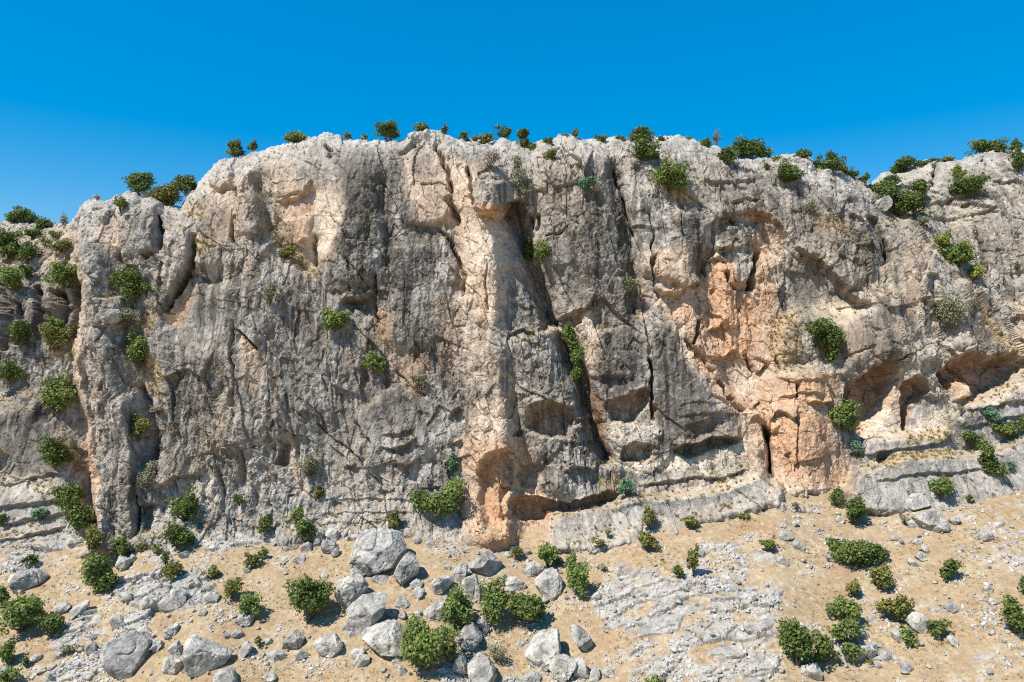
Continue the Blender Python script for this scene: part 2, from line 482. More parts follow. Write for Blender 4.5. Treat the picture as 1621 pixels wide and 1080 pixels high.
crack([(218, 780), (221, 815), (216, 850)], 3.5, 1.0)
hollow([(120, 712), (140, 716), (168, 770), (160, 785), (150, 760)], 0.4)
hollow([(-20, 716), (8, 714), (16, 722), (14, 738), (0, 748), (-20, 752)], 1.6, 5)
for x0, y0, y1, wd_ in ((8, 445, 560, 7), (28, 470, 550, 5), (60, 450, 540, 6), (96, 460, 520, 7), (122, 440, 540, 5)):
    crack([(x0, y0), (x0 + 3, (y0 + y1) / 2), (x0 - 2, y1)], wd_, 1.5)
lip([(60, 492), (90, 494), (118, 486)], 0.5, 10, 8)
for k_, (ya, yb2) in enumerate(((800, 792), (826, 814), (852, 838))):
    lip([(-30, ya + 6), (30, ya), (70, yb2 + 4), (110, yb2 - 4)], 0.45, 14, 8)
lip([(0, 770), (40, 765), (90, 748), (130, 742)], 0.25, 20, 10)
# -- upper middle
lip([(440, 324), (458, 318), (472, 317), (480, 308), (486, 297), (500, 285)], 0.55, 14, 8, col=0.5)
lip([(470, 386), (484, 393), (496, 388), (499, 372)], 0.6, 14, 8)
crack([(497, 365), (498, 395), (496, 420)], 2.2, 0.5)
crack([(515, 232), (525, 245), (520, 255)], 2.2, 0.6)
lip([(622, 243), (634, 242), (646, 234), (658, 226), (672, 222), (684, 221)], 0.6, 14, 8)
crack([(657, 230), (655, 262), (657, 300)], 1.4, 0.3)
crack([(684, 224), (696, 240), (706, 262), (712, 288), (714, 308)], 2.6, 0.9)
lip([(704, 320), (710, 314), (716, 309)], 0.6, 9, 8)
crack([(714, 320), (722, 342), (727, 356)], 3.6, 1.1)
crack([(696, 364), (708, 374), (716, 388), (724, 408), (733, 436), (736, 470)], 2.4, 0.8)
crack([(738, 262), (746, 282), (751, 305), (752, 330)], 2.6, 0.9)
crack([(668, 296), (690, 294), (708, 296)], 1.4, 0.25)
lip([(660, 318), (672, 332), (678, 350)], 0.3, 14, 8)
lip([(760, 347), (768, 344), (778, 345), (786, 352), (796, 346), (806, 338), (810, 322)], 1.5, 20, 14, 0.8, col=0.8)
crack([(775, 315), (776, 330), (772, 345)], 2.0, 0.3)
lip([(540, 478), (560, 480), (580, 476), (598, 470)], 1.0, 20, 22, 0.9)
hollow([(548, 480), (598, 473), (600, 506), (584, 504)], 0.9, 5)
lip([(556, 470), (575, 468), (590, 462)], 0.4, 14, 8)
crack([(597, 430), (598, 470), (600, 520)], 2.2, 0.6)
crack([(770, 410), (768, 450), (774, 500)], 1.8, 0.3)
# -- lower middle
crack([(398, 540), (415, 565), (436, 600), (450, 635), (462, 668), (480, 730)], 2.2, 0.22)
crack([(372, 520), (400, 545), (412, 556)], 2.0, 0.5)
crack([(500, 664), (520, 688), (545, 702), (568, 722), (590, 750), (606, 776)], 1.4, 0.28)
crack([(560, 665), (580, 690), (592, 704)], 1.4, 0.25)
hollow([(441, 712), (450, 706), (458, 708), (458, 736), (446, 742), (438, 738)], 1.5, 4, 0.3)
lip([(478, 658), (486, 650), (494, 650)], 0.6, 8, 8)
lip([(600, 706), (620, 712), (646, 706), (662, 694)], 0.7, 22, 12)
lip([(602, 688), (630, 690), (655, 682)], 0.4, 14, 8)
lip([(618, 734), (640, 738), (660, 728)], 0.55, 16, 10)
lip([(664, 776), (684, 772), (700, 768)], 0.3, 14, 8)
crack([(628, 584), (644, 602), (662, 620), (674, 628)], 2.2, 0.4)
lip([(705, 660), (716, 654), (728, 646)], 0.8, 14, 9)
lip([(710, 702), (726, 700), (732, 696)], 0.6, 10, 7)
lip([(548, 742), (560, 740), (568, 735)], 0.4, 12, 8)
lip([(598, 776), (616, 778), (624, 774)], 0.3, 12, 7)
for v0 in (790, 812, 828):
    lip([(500, v0 + 4), (560, v0), (620, v0 - 2), (660, v0 + 4)], 0.16, 18, 10)
# buttress foot: orange alcove
hollow([(757, 760), (764, 738), (778, 722), (796, 714), (808, 714), (806, 770), (792, 842), (770, 838), (760, 800)], 1.5, 10, 0.95)
lip([(756, 762), (764, 736), (780, 720), (798, 712), (812, 712)], 0.5, 14, 10)
bulge([(782, 800), (800, 794), (806, 812), (790, 818)], 0.5, 8)
# pocketed grey mass right of the buttress
hollow([(836, 652), (862, 638), (890, 642), (905, 660), (898, 690), (872, 694), (848, 690), (836, 676)], 1.6, 9, 0.55)
lip([(834, 650), (860, 634), (888, 640), (908, 652)], 0.9, 16, 8)
lip([(905, 668), (925, 662), (938, 664)], 0.5, 8, 6); lip([(905, 682), (925, 676), (940, 680)], 0.5, 8, 6)
hollow([(812, 690), (820, 680), (830, 682), (826, 692)], 0.9, 5)
hollow([(818, 752), (830, 736), (858, 734), (864, 752), (850, 768), (826, 766)], 1.0, 9)
lip([(895, 742), (912, 736), (930, 738), (946, 744)], 0.6, 12, 9)
lip([(892, 725), (905, 745)], 0.4, 8, 6, col=0.7)
# long undercut at the foot
lip([(806, 788), (824, 786), (848, 782), (880, 790), (905, 794), (930, 784), (958, 778), (984, 770)], 1.0, 14, 30, 0.9, col=1.0)
hollow([(808, 790), (850, 786), (900, 797), (950, 784), (984, 776), (980, 786), (950, 796), (906, 806), (876, 818), (860, 828), (826, 824), (808, 812)], 0.9, 12, 1.0)
# wall of the caves
lip([(888, 508), (902, 502), (928, 492), (940, 474), (944, 462)], 0.8, 18, 10, col=0.6)
hollow([(904, 506), (920, 500), (922, 512), (910, 520)], 0.9, 6, 0.9)
hollow([(955, 644), (975, 634), (1000, 626), (1026, 618), (1024, 640), (1008, 662), (988, 672), (965, 668)], 1.7, 9, 0.5)
lip([(950, 640), (975, 632), (1002, 622), (1030, 616)], 0.8, 18, 8)
hollow([(980, 726), (988, 708), (1010, 700), (1030, 702), (1034, 718), (1024, 728), (1004, 732)], 1.5, 7, 0.2)
lip([(984, 712), (1004, 700), (1030, 700), (1040, 712)], 0.4, 14, 8)
lip([(1060, 712), (1075, 706), (1096, 704), (1120, 696), (1150, 692), (1174, 692)], 1.3, 20, 24, 0.8)
hollow([(1066, 712), (1096, 706), (1150, 694), (1174, 694), (1166, 702), (1130, 710), (1100, 720), (1080, 724)], 0.8, 8)
lip([(1004, 772), (1030, 766), (1060, 760), (1100, 756), (1140, 754), (1190, 746)], 0.38, 18, 12, 0.38, col=0.5)
lip([(1030, 616), (1020, 604), (1012, 600)], 0.4, 12, 6)
crack([(1026, 560), (1033, 575), (1032, 610), (1034, 650), (1036, 665)], 2.0, 0.8)
hollow([(1036, 640), (1042, 642), (1040, 664), (1034, 662)], 0.8, 4, 0.8)
lip([(1034, 682), (1042, 690), (1046, 692)], 0.5, 8, 6)
for v0, h_ in ((640, .14), (656, .16), (668, .14)):
    lip([(1070, v0 + 6), (1110, v0 - 2), (1160, v0 - 4)], h_, 16, 8)
hollow([(1031, 406), (1040, 404), (1042, 414), (1037, 432), (1034, 426)], 1.4, 4)
crack([(1034, 380), (1032, 394), (1034, 410)], 1.4, 0.4)
lip([(1032, 462), (1050, 470), (1068, 470), (1086, 458), (1106, 444)], 1.1, 22, 14, 0.6, col=0.6)
crack([(1036, 420), (1036, 460), (1046, 480)], 1.6, 0.4)
# -- orange alcove
lip([(1112, 366), (1117, 358), (1130, 349), (1148, 344), (1168, 342), (1190, 338), (1212, 342), (1228, 354), (1242, 374), (1254, 392)], 0.75, 18, 10, 0.6, col=0.5)
hollow([(1180, 342), (1206, 338), (1226, 352), (1216, 356), (1200, 350), (1192, 360)], 0.4, 6, 0.9)
lip([(1252, 390), (1264, 400), (1284, 404), (1298, 410), (1310, 424), (1322, 442), (1336, 466), (1350, 478), (1374, 486)], 1.2, 15, 9, 0.8, col=0.2)
hollow([(1108, 402), (1118, 390), (1128, 392), (1130, 402), (1118, 410), (1112, 440), (1108, 430)], 1.3, 5, 0.5)
lip([(1114, 414), (1124, 408), (1140, 408), (1150, 416)], 0.7, 10, 8, col=0.7)
lip([(1128, 396), (1138, 402), (1150, 398), (1158, 388)], 0.6, 12, 8)
crack([(1148, 426), (1154, 445), (1164, 458)], 2.6, 0.9)
crack([(1198, 392), (1198, 420), (1192, 440), (1186, 464)], 4.0, 1.4)
lip([(1295, 432), (1302, 432), (1308, 436)], 0.6, 7, 8)
crack([(1100, 505), (1101, 530), (1098, 545)], 2.2, 0.9)
lip([(1114, 524), (1125, 526), (1136, 520), (1146, 508)], 0.8, 18, 10, col=0.9)
lip([(1120, 566), (1140, 568), (1158, 560), (1168, 558)], 0.8, 10, 14, col=0.9)
crack([(1080, 530), (1098, 552), (1116, 572), (1130, 590)], 2.6, 0.9)
crack([(1134, 598), (1144, 612), (1150, 626), (1166, 642), (1184, 652)], 2.8, 1.0)
lip([(1128, 622), (1140, 632), (1148, 634)], 0.5, 9, 6)
crack([(1176, 560), (1184, 580), (1192, 594)], 2.4, 0.8)
lip([(1192, 594), (1202, 590), (1212, 580)], 0.8, 14, 8, col=0.7)
lip([(1226, 600), (1252, 604), (1290, 600), (1312, 594)], 0.28, 10, 8)
lip([(1232, 632), (1256, 630), (1268, 624), (1306, 624)], 0.35, 12, 8, col=0.6)
crack([(1264, 606), (1262, 622), (1264, 634)], 2.4, 0.7)
lip([(1278, 640), (1300, 642), (1318, 634)], 0.6, 10, 8)
lip([(1190, 646), (1200, 640), (1206, 634)], 0.5, 10, 6)
lip([(1192, 658), (1204, 666), (1214, 678), (1226, 690)], 1.0, 12, 12, col=0.6)
lip([(1216, 668), (1232, 654), (1246, 656), (1258, 664), (1270, 654)], 0.7, 12, 12, col=0.8)
crack([(1265, 645), (1266, 680), (1264, 720), (1270, 745)], 1.8, 0.3)
hollow([(1244, 722), (1254, 716), (1256, 726), (1250, 730)], 0.5, 4)
# -- right wall and its caves
crack([(1398, 380), (1408, 420)], 3, 0.7)
lip([(1358, 384), (1366, 390), (1374, 378)], 0.5, 12, 8, col=0.5)
lip([(1460, 470), (1468, 486), (1476, 478)], 0.6, 10, 9)
crack([(1330, 570), (1350, 560), (1392, 548)], 1.8, 0.2)
hollow([(1340, 616), (1356, 598), (1384, 582), (1412, 572), (1414, 600), (1402, 640), (1386, 668), (1372, 688), (1360, 684), (1350, 655), (1340, 640)], 2.5, 18, 0.25, 0.8)
lip([(1332, 610), (1356, 596), (1384, 580), (1414, 568), (1420, 590)], 0.9, 26, 10)
hollow([(1428, 604), (1446, 596), (1462, 606), (1468, 620), (1450, 636), (1440, 660), (1437, 680), (1429, 680), (1425, 645)], 1.9, 9, 0.1, 0.75)
lip([(1422, 604), (1446, 594), (1464, 604), (1472, 622)], 0.6, 16, 8)
lip([(1455, 628), (1470, 634), (1480, 640)], 0.5, 10, 10)
hollow([(1484, 598), (1500, 578), (1526, 564), (1560, 572), (1600, 562), (1616, 584), (1600, 606), (1570, 622), (1545, 634), (1526, 634), (1522, 604), (1506, 618), (1494, 614)], 2.5, 16, 0.25, 0.85)
lip([(1478, 600), (1500, 576), (1526, 562), (1560, 572), (1600, 560), (1622, 582)], 0.9, 22, 10)
bulge([(1506, 600), (1520, 596), (1524, 630), (1506, 634)], 1.2, 8)
crack([(1480, 540), (1500, 580), (1512, 640)], 2.2, 0.3)
lip([(1400, 520), (1384, 560), (1390, 566)], 0.6, 10, 8)
lip([(1536, 452), (1566, 506), (1600, 562), (1640, 612)], 0.35, 9, 10, 0.3, col=0.3)
lip([(1584, 512), (1604, 506), (1640, 514)], 0.6, 12, 8, col=0.5)
lip([(1592, 540), (1640, 544)], 0.5, 10, 8, col=0.5)
crack([(1476, 300), (1484, 270), (1478, 260)], 3, 0.9)
crack([(1556, 250), (1566, 262)], 3, 0.8)
for poly_ in ([(1452, 330), (1500, 318), (1540, 312)], [(1470, 350), (1520, 345), (1580, 330)], [(1560, 290), (1600, 284), (1640, 290)], [(1420, 300), (1460, 292), (1480, 290)]):
    lip(poly_, 0.4, 16, 10)
hollow([(1388, 722), (1398, 712), (1412, 712), (1406, 728), (1392, 736)], 1.4, 5)
lip([(1340, 722), (1400, 712), (1460, 708), (1512, 694)], 0.35, 18, 10)
lip([(1380, 762), (1430, 752), (1500, 748), (1570, 740)], 0.25, 22, 10)
for v0 in (620, 644, 668):
    lip([(1520, v0 + 10), (1570, v0), (1640, v0 - 14)], 0.3, 14, 8)
# -- upper wall cracks, crest blocks
crack([(966, 250), (975, 290), (990, 330), (1000, 380)], 2.2, 0.7)
crack([(1028, 330), (1036, 375), (1032, 395)], 1.4, 0.3)
crack([(900, 360), (890, 372), (862, 380)], 1.6, 0.4)
crack([(843, 338), (842, 380), (845, 410)], 3.0, 0.9)
crack([(852, 340), (852, 370)], 2.4, 0.8)
lip([(1110, 296), (1150, 290), (1200, 284)], 0.35, 16, 9)
lip([(1150, 330), (1170, 322), (1200, 318)], 0.4, 14, 9)
crack([(884, 235), (900, 262), (912, 282)], 1.8, 0.5)

# --- noise relief in metres
lean = Z * 0.35                                    # joints dip down to the right
rib = fbm((X + 0.9 * w1) / 1.9, Y / 8, (Z + X * 0.0) / 11, 3, 0.5, 2)
dia = fbm((X * 0.86 + Z * 0.5 + 0.8 * w2) / 1.15, Y / 5, (Z * 0.86 - X * 0.5) / 6.5, 3, 0.55, 2)
bil = fbm(X / 2.3, Y / 2.3, Z / 2.9, 6, 0.56, 1)
fin = fbm(X / 0.42 + 5, Y / 0.42, Z / 0.5, 3, 0.62, 2)
pit = fbm(X / 1.05 + 5, Y / 1.05, Z / 1.3 + 8, 4, 0.6, 0)
jm = sstep(0.05, 0.3, fbm(X / 5 + 70, Y / 5, Z / 5, 2))
bx, bz = (X * 0.92 + Z * 0.39 + 0.3 * w1) / 2.6, (Z * 0.92 - X * 0.39 + 0.35 * w2) / 4.4
f1, f2, cid, gx_, gy_ = voronoi(bx, bz)
flu = fbm((X + 0.12 * w1) / 0.5 + 3, Y / 6, Z / 4.5, 2, 0.5, 2) * sstep(-0.1, 0.3, perlin(X / 4 + 51, Y / 6, Z / 6))
fis = np.exp(-(perlin((X + 0.2 * w1 + 0.1 * Z) / 1.7, Y / 6, Z / 9 + 33) / 0.035) ** 2) * sstep(0.0, 0.25, perlin(X / 3.5 + 9, Y / 6, Z / 5))
fis2 = np.exp(-(perlin((X * 0.84 + Z * 0.54 + 0.4 * w2) / 1.5 + 17, Y / 6, (Z * 0.84 - X * 0.54) / 8) / 0.03) ** 2) * sstep(0.05, 0.3, perlin(X / 4 + 29, Y / 6, Z / 4))
blk = (cid - 0.5) * 0.75 + (gx_ * (cid - 0.5) * 1.2 + gy_ * (((cid * 7.3) % 1) - 0.5) * 1.0)
joint = np.exp(-((f2 - f1) / 0.035) ** 2)
g1, g2, cid2, hx_, hy_ = voronoi((X * 0.95 + Z * 0.2 + 0.15 * w2 + 0.08 * bil) / 0.85 + 31, (Z + 0.15 * w1) / 1.4 + 7)
blk2 = (cid2 - 0.5) * 0.30 + (hx_ * (cid2 - 0.5) * 1.1 + hy_ * (((cid2 * 5.7) % 1) - 0.5) * 0.8) * 0.5
k1_, k2_, cid3, ix_, iy_ = voronoi((X * 0.9 + Z * 0.3 + 0.15 * w2 + 0.1 * bil) / 0.36 + 11, (Z * 0.9 - X * 0.3 + 0.15 * w1) / 0.5 + 57)
blk3 = (cid3 - 0.5) * 0.12 + (ix_ * (cid3 - 0.5) * 1.2 + iy_ * (((cid3 * 5.7) % 1) - 0.5)) * 0.22
joint2 = np.exp(-((g2 - g1) / 0.06) ** 2)
rough = 0.72 + 0.5 * fbm(X / 7, Y / 7, Z / 9 + 50, 2)       # some panels are smooth, some broken
tint(SMO, [(630, 232), (700, 232), (716, 300), (720, 360), (664, 350), (640, 300)], 30, 0.7)
tint(SMO, [(735, 355), (800, 352), (806, 460), (800, 600), (740, 600), (730, 450)], 40, 0.3)
tint(SMO, [(300, 445), (345, 450), (350, 520), (320, 560), (268, 520), (270, 490)], 25, 0.75)
tint(SMO, [(330, 300), (372, 298), (372, 380), (335, 385)], 25, 0.7)
tint(SMO, [(440, 245), (550, 245), (540, 400), (500, 420), (450, 380)], 40, 0.5)
tint(SMO, [(530, 600), (680, 620), (680, 680), (560, 690)], 50, 0.5)
tint(SMO, [(1250, 420), (1310, 425), (1350, 480), (1400, 560), (1330, 560), (1250, 500)], 40, 0.7)
tint(SMO, [(1360, 640), (1500, 630), (1500, 700), (1365, 695)], 25, 0.7)
tint(SMO, [(1000, 560), (1080, 560), (1180, 690), (1060, 690), (1010, 620)], 40, 0.5)
tint(SMO, [(20, 610), (70, 610), (90, 740), (30, 770), (-20, 720), (-20, 620)], 30, 0.6)
tint(SMO, [(1150, 560), (1200, 600), (1200, 650), (1160, 640)], 20, 0.5)
tint(SMO, [(1216, 590), (1325, 585), (1335, 775), (1226, 778)], 24, 0.5)
for poly_ in ([(850, 866), (870, 810), (950, 795), (1100, 776), (1205, 752), (1234, 790), (1100, 830), (960, 870)], [(1336, 690), (1520, 680), (1640, 620), (1640, 800), (1400, 815), (1340, 795)], [(-300, 780), (150, 770), (170, 880), (-300, 880)]):
    tint(SMO, poly_, 20, 0.72)
ra = np.clip(rough * (1 - SMO * 0.85), 0.1, 1.3)
e1 = np.linalg.norm(np.gradient(P0, axis=0), axis=2); e2 = np.linalg.norm(np.gradient(P0, axis=1), axis=2)
damp = np.clip(0.14 / np.maximum(np.maximum(e1, e2), 1e-3), 0.0, 1.0).ravel() ** 1.3     # no relief finer than the mesh can carry
plat = np.clip(1 - (np.arange(NR) - NF) / 12, 0.35, 1).clip(0, 1)[:, None].repeat(len(us), 1).ravel()
crestm = np.exp(-np.clip(Vf - np.repeat(vt_[None, :], NR, 0).ravel(), 0, None) / 26)
Dn = ra * (0.46 * rib * (1 - 0.8 * crestm) + 0.36 * dia * (1 - 0.7 * crestm) + 0.20 * bil * damp + 0.15 * pit * damp + 0.10 * fin * damp + (0.35 + 0.6 * damp) * blk + damp * (1.05 * blk2 + 1.0 * blk3 + 0.14 * flu - 0.18 * joint * jm - 0.06 * joint2 * jm - 0.26 * fis - 0.10 * fis2)) + 0.3 * w1
Dn += crestm * 0.28 * fbm(X / 1.1, Y / 1.1, Z / 1.1 + 77, 3, 0.5, 1)
foot = sstep(18, 40, (Vf - np.repeat(vb_s[None, :], NR, 0).ravel()))
Dall = (D * 0.95 + Dn) * (1 - foot)
pd = pts + N0 * Dall[:, None]
P1 = pd.reshape(NR, len(us), 3).astype(f32)
N1 = grid_normals(P1).reshape(-1, 3)
N1 = np.where((np.sum(N1 * N0, 1) < 0)[:, None], -N1, N1)

# --- rock colour: fresh warm stone, weathered grey, water stains, one painted facet shade, paler crest (albedo)
exec_colour = True
# tan (fresh) panels
for poly_, s_, k_ in (
    ([(108, 352), (128, 380), (138, 470), (130, 560), (142, 640), (158, 720), (160, 860), (150, 860), (136, 700), (122, 600), (120, 480), (118, 400), (104, 370)], 14, 0.95),
    ([(150, 360), (185, 345), (195, 395), (178, 410), (168, 400)], 20, 0.7),
    ([(325, 285), (385, 270), (400, 300), (385, 380), (335, 385)], 30, 0.75),
    ([(410, 245), (470, 245), (480, 300), (455, 330), (420, 300)], 30, 0.7),
    ([(440, 320), (500, 290), (545, 300), (535, 400), (500, 420), (450, 380)], 26, 0.95),
    ([(630, 240), (700, 230), (722, 300), (728, 360), (664, 350), (640, 300)], 26, 0.85),
    ([(700, 240), (755, 260), (760, 340), (735, 400), (712, 360)], 20, 0.95),
    ([(735, 345), (806, 345), (806, 440), (790, 520), (740, 500), (722, 420)], 24, 1.0),
    ([(690, 480), (780, 470), (790, 600), (740, 620), (690, 580)], 40, 0.4),
    ([(752, 640), (800, 620), (806, 720), (770, 740), (750, 720)], 24, 0.85),
    ([(590, 490), (622, 490), (630, 560), (660, 600), (674, 630), (650, 640), (620, 580), (596, 545)], 12, 0.85),
    ([(385, 535), (420, 552), (418, 610), (385, 612)], 14, 0.8),
    ([(425, 560), (445, 610), (470, 690), (490, 790), (470, 780), (446, 670)], 14, 0.6),
    ([(360, 600), (372, 600), (366, 680), (350, 720), (335, 720)], 14, 0.5),
    ([(915, 500), (945, 480), (955, 520), (940, 600), (950, 700), (935, 680), (922, 580)], 16, 0.85),
    ([(1020, 395), (1090, 395), (1105, 440), (1085, 465), (1040, 465)], 24, 0.8),
    ([(1040, 470), (1110, 460), (1120, 540), (1120, 600), (1080, 560), (1055, 510)], 20, 0.9),
    ([(1105, 400), (1160, 410), (1200, 470), (1216, 560), (1210, 640), (1185, 655), (1140, 600), (1108, 520)], 16, 0.9),
    ([(1150, 570), (1200, 590), (1216, 640), (1190, 660), (1160, 640)], 16, 0.9),
    ([(1196, 350), (1240, 378), (1230, 420), (1216, 560), (1202, 480)], 22, 0.5),
    ([(1216, 590), (1312, 590), (1322, 640), (1312, 700), (1338, 740), (1352, 780), (1226, 784), (1190, 660)], 26, 1.0),
    ([(1190, 655), (1222, 690), (1205, 770), (1165, 720), (1150, 690)], 18, 0.8),
    ([(1285, 480), (1345, 478), (1375, 490), (1390, 560), (1330, 565), (1285, 510)], 26, 0.6),
    ([(1405, 580), (1425, 575), (1440, 690), (1490, 640), (1500, 690), (1370, 696)], 14, 0.9),
    ([(1500, 590), (1525, 590), (1530, 640), (1505, 645)], 10, 0.8),
    ([(1585, 480), (1650, 480), (1650, 580), (1600, 560)], 22, 0.7),
    ([(1430, 380), (1465, 390), (1455, 500), (1435, 500)], 24, 0.6),
    ([(860, 255), (935, 255), (930, 340), (870, 330)], 40, 0.35),
    ([(985, 420), (1030, 400), (1030, 480), (1010, 520)], 20, 0.4),
    ([(200, 560), (250, 560), (250, 620), (200, 620)], 24, 0.5),
    ([(262, 490), (272, 460), (300, 440), (306, 460), (285, 500), (270, 510)], 10, 0.9),
    ([(740, 700), (820, 700), (830, 870), (750, 868), (735, 800)], 20, 0.9),
    ([(830, 870), (800, 868), (806, 810), (870, 822), (890, 820), (870, 860)], 18, 0.9),
):
    tint(TAN, poly_, s_, k_)
for poly_, s_, k_ in (([(1048, 470), (1110, 455), (1150, 520), (1215, 600), (1308, 606), (1318, 690), (1344, 780), (1225, 788), (1195, 668), (1150, 640), (1090, 570)], 22, 1.0), ([(735, 700), (820, 690), (870, 800), (880, 870), (745, 870)], 24, .9), ([(1196, 430), (1215, 420), (1240, 560), (1225, 600), (1200, 560)], 16, .8)):
    tint(TAN, poly_, s_, k_)
    tint(ORA, poly_, s_ * 2, 0.45)
# orange, most recently broken stone
for poly_, s_, k_ in (
    ([(264, 490), (275, 462), (300, 446), (312, 470), (290, 520), (270, 520)], 14, 0.55),
    ([(596, 490), (614, 496), (622, 540), (606, 545)], 12, 0.7),
    ([(640, 556), (676, 560), (684, 592), (660, 600), (642, 588)], 16, 0.5),
    ([(1112, 410), (1150, 420), (1200, 480), (1200, 560), (1170, 580), (1120, 570)], 22, 0.8),
    ([(1190, 355), (1215, 365), (1210, 440), (1222, 520), (1205, 500)], 14, 0.5),
    ([(1192, 655), (1240, 655), (1306, 655), (1316, 740), (1250, 765)], 30, 0.8),
    ([(1230, 598), (1325, 592), (1325, 650), (1240, 650)], 16, 0.75),
    ([(756, 730), (808, 712), (806, 830), (840, 866), (770, 866)], 14, 0.9),
    ([(806, 790), (905, 798), (870, 822), (806, 816)], 10, 0.9),
    ([(138, 640), (152, 700), (160, 830), (148, 820), (138, 720)], 10, 0.5),
    ([(934, 600), (950, 640), (960, 710), (948, 690), (932, 640)], 8, 0.8),
    ([(1368, 610), (1400, 590), (1402, 640), (1374, 684)], 14, 0.4),
    ([(446, 300), (500, 300), (498, 385), (470, 385)], 20, 0.35),
    ([(760, 330), (804, 328), (802, 346), (764, 348)], 8, 0.8),
):
    tint(ORA, poly_, s_, k_)
# dark areas: mostly water stains, and shade painted on one slab facet
for poly_, s_, k_ in (
    ([(528, 245), (575, 232), (600, 232), (632, 232), (636, 275), (622, 330), (600, 345), (590, 400), (560, 420), (540, 390), (548, 320)], 26, 0.8),
    ([(600, 300), (618, 300), (640, 400), (650, 460), (620, 460), (606, 400)], 18, 0.8),
    ([(645, 228), (682, 226), (684, 270), (672, 290), (650, 275)], 14, 0.55),
    ([(640, 330), (668, 340), (690, 420), (680, 470), (650, 430)], 26, 0.6),
    ([(555, 400), (590, 400), (600, 460), (560, 470), (545, 440)], 20, 0.6),
    ([(430, 455), (478, 440), (500, 480), (490, 520), (450, 515)], 26, 0.5),
    ([(640, 500), (690, 470), (700, 540), (680, 590), (645, 560)], 24, 0.6),
    ([(560, 600), (620, 590), (680, 640), (680, 690), (620, 700), (580, 660)], 36, 0.55),
    ([(955, 255), (972, 250), (986, 330), (1000, 390), (1010, 450), (1012, 520), (990, 540), (985, 440), (968, 350)], 14, 0.9),
    ([(905, 400), (985, 440), (1000, 540), (960, 560), (905, 480)], 30, 0.55),
    ([(945, 530), (1010, 500), (1022, 610), (960, 640), (945, 600)], 24, 0.75),
    ([(1034, 505), (1056, 510), (1090, 580), (1130, 650), (1165, 690), (1066, 706), (1050, 640), (1038, 580)], 22, 0.7),
    ([(1076, 690), (1160, 680), (1168, 702), (1080, 720)], 14, 0.6),  # darker band along the lip of the low hollow
    ([(1072, 340), (1110, 330), (1112, 440), (1095, 455), (1085, 400)], 18, 0.65),
    ([(1120, 285), (1180, 290), (1170, 330), (1125, 320)], 24, 0.45),
    ([(1245, 430), (1290, 410), (1300, 460), (1290, 500), (1255, 490)], 22, 0.5),
    ([(1366, 340), (1386, 340), (1408, 420), (1402, 436), (1384, 424)], 8, 0.7),  # slab facet turned from the sun: its shade painted into the rock colour
    ([(1330, 520), (1420, 530), (1430, 575), (1350, 590), (1330, 570)], 26, 0.55),
    ([(1530, 470), (1560, 480), (1600, 570), (1535, 565)], 20, 0.65),
    ([(1370, 500), (1420, 500), (1410, 590), (1370, 560)], 20, 0.5),
    ([(805, 440), (870, 500), (860, 560), (810, 540)], 24, 0.35),
    ([(820, 560), (900, 570), (940, 660), (860, 640)], 30, 0.45),
    ([(880, 420), (945, 430), (942, 470), (895, 500)], 24, 0.5),
    ([(195, 310), (250, 310), (255, 400), (215, 400)], 30, 0.3),
    ([(250, 620), (340, 600), (350, 740), (260, 745)], 40, 0.4),
    ([(0, 600), (80, 600), (100, 740), (30, 760), (0, 700)], 40, 0.5),
    ([(0, 430), (130, 440), (120, 550), (0, 560)], 30, 0.4),
    ([(335, 330), (372, 320), (372, 375), (340, 380)], 20, 0.35),
    ([(300, 450), (346, 450), (346, 500), (310, 520)], 20, 0.4),
    ([(1010, 640), (1030, 640), (1030, 600), (1012, 600)], 10, 0.3),
    ([(730, 250), (770, 235), (790, 265), (760, 280)], 16, 0.5),
    ([(1440, 440), (1462, 440), (1462, 470), (1440, 480)], 14, 0.4),
    ([(1330, 595), (1356, 590), (1356, 640), (1335, 640)], 10, 0.5),
    ([(1290, 300), (1340, 330), (1340, 400), (1300, 380)], 30, 0.3),
):
    tint(DRK, poly_, s_, k_)
for poly_, s_, k_ in (([(860, 270), (960, 260), (985, 440), (900, 430), (850, 340)], 60, .5), ([(520, 440), (700, 450), (720, 620), (540, 620)], 70, .38), ([(260, 560), (380, 560), (400, 740), (270, 740)], 70, .36),
        ([(1220, 280), (1380, 320), (1460, 420), (1330, 420), (1240, 340)], 60, .4), ([(1110, 250), (1230, 260), (1230, 330), (1110, 330)], 50, .36), ([(830, 560), (950, 600), (960, 760), (840, 760)], 40, .4), ([(400, 470), (540, 520), (560, 700), (440, 700)], 70, .3)):
    tint(DRK, poly_, s_, k_)
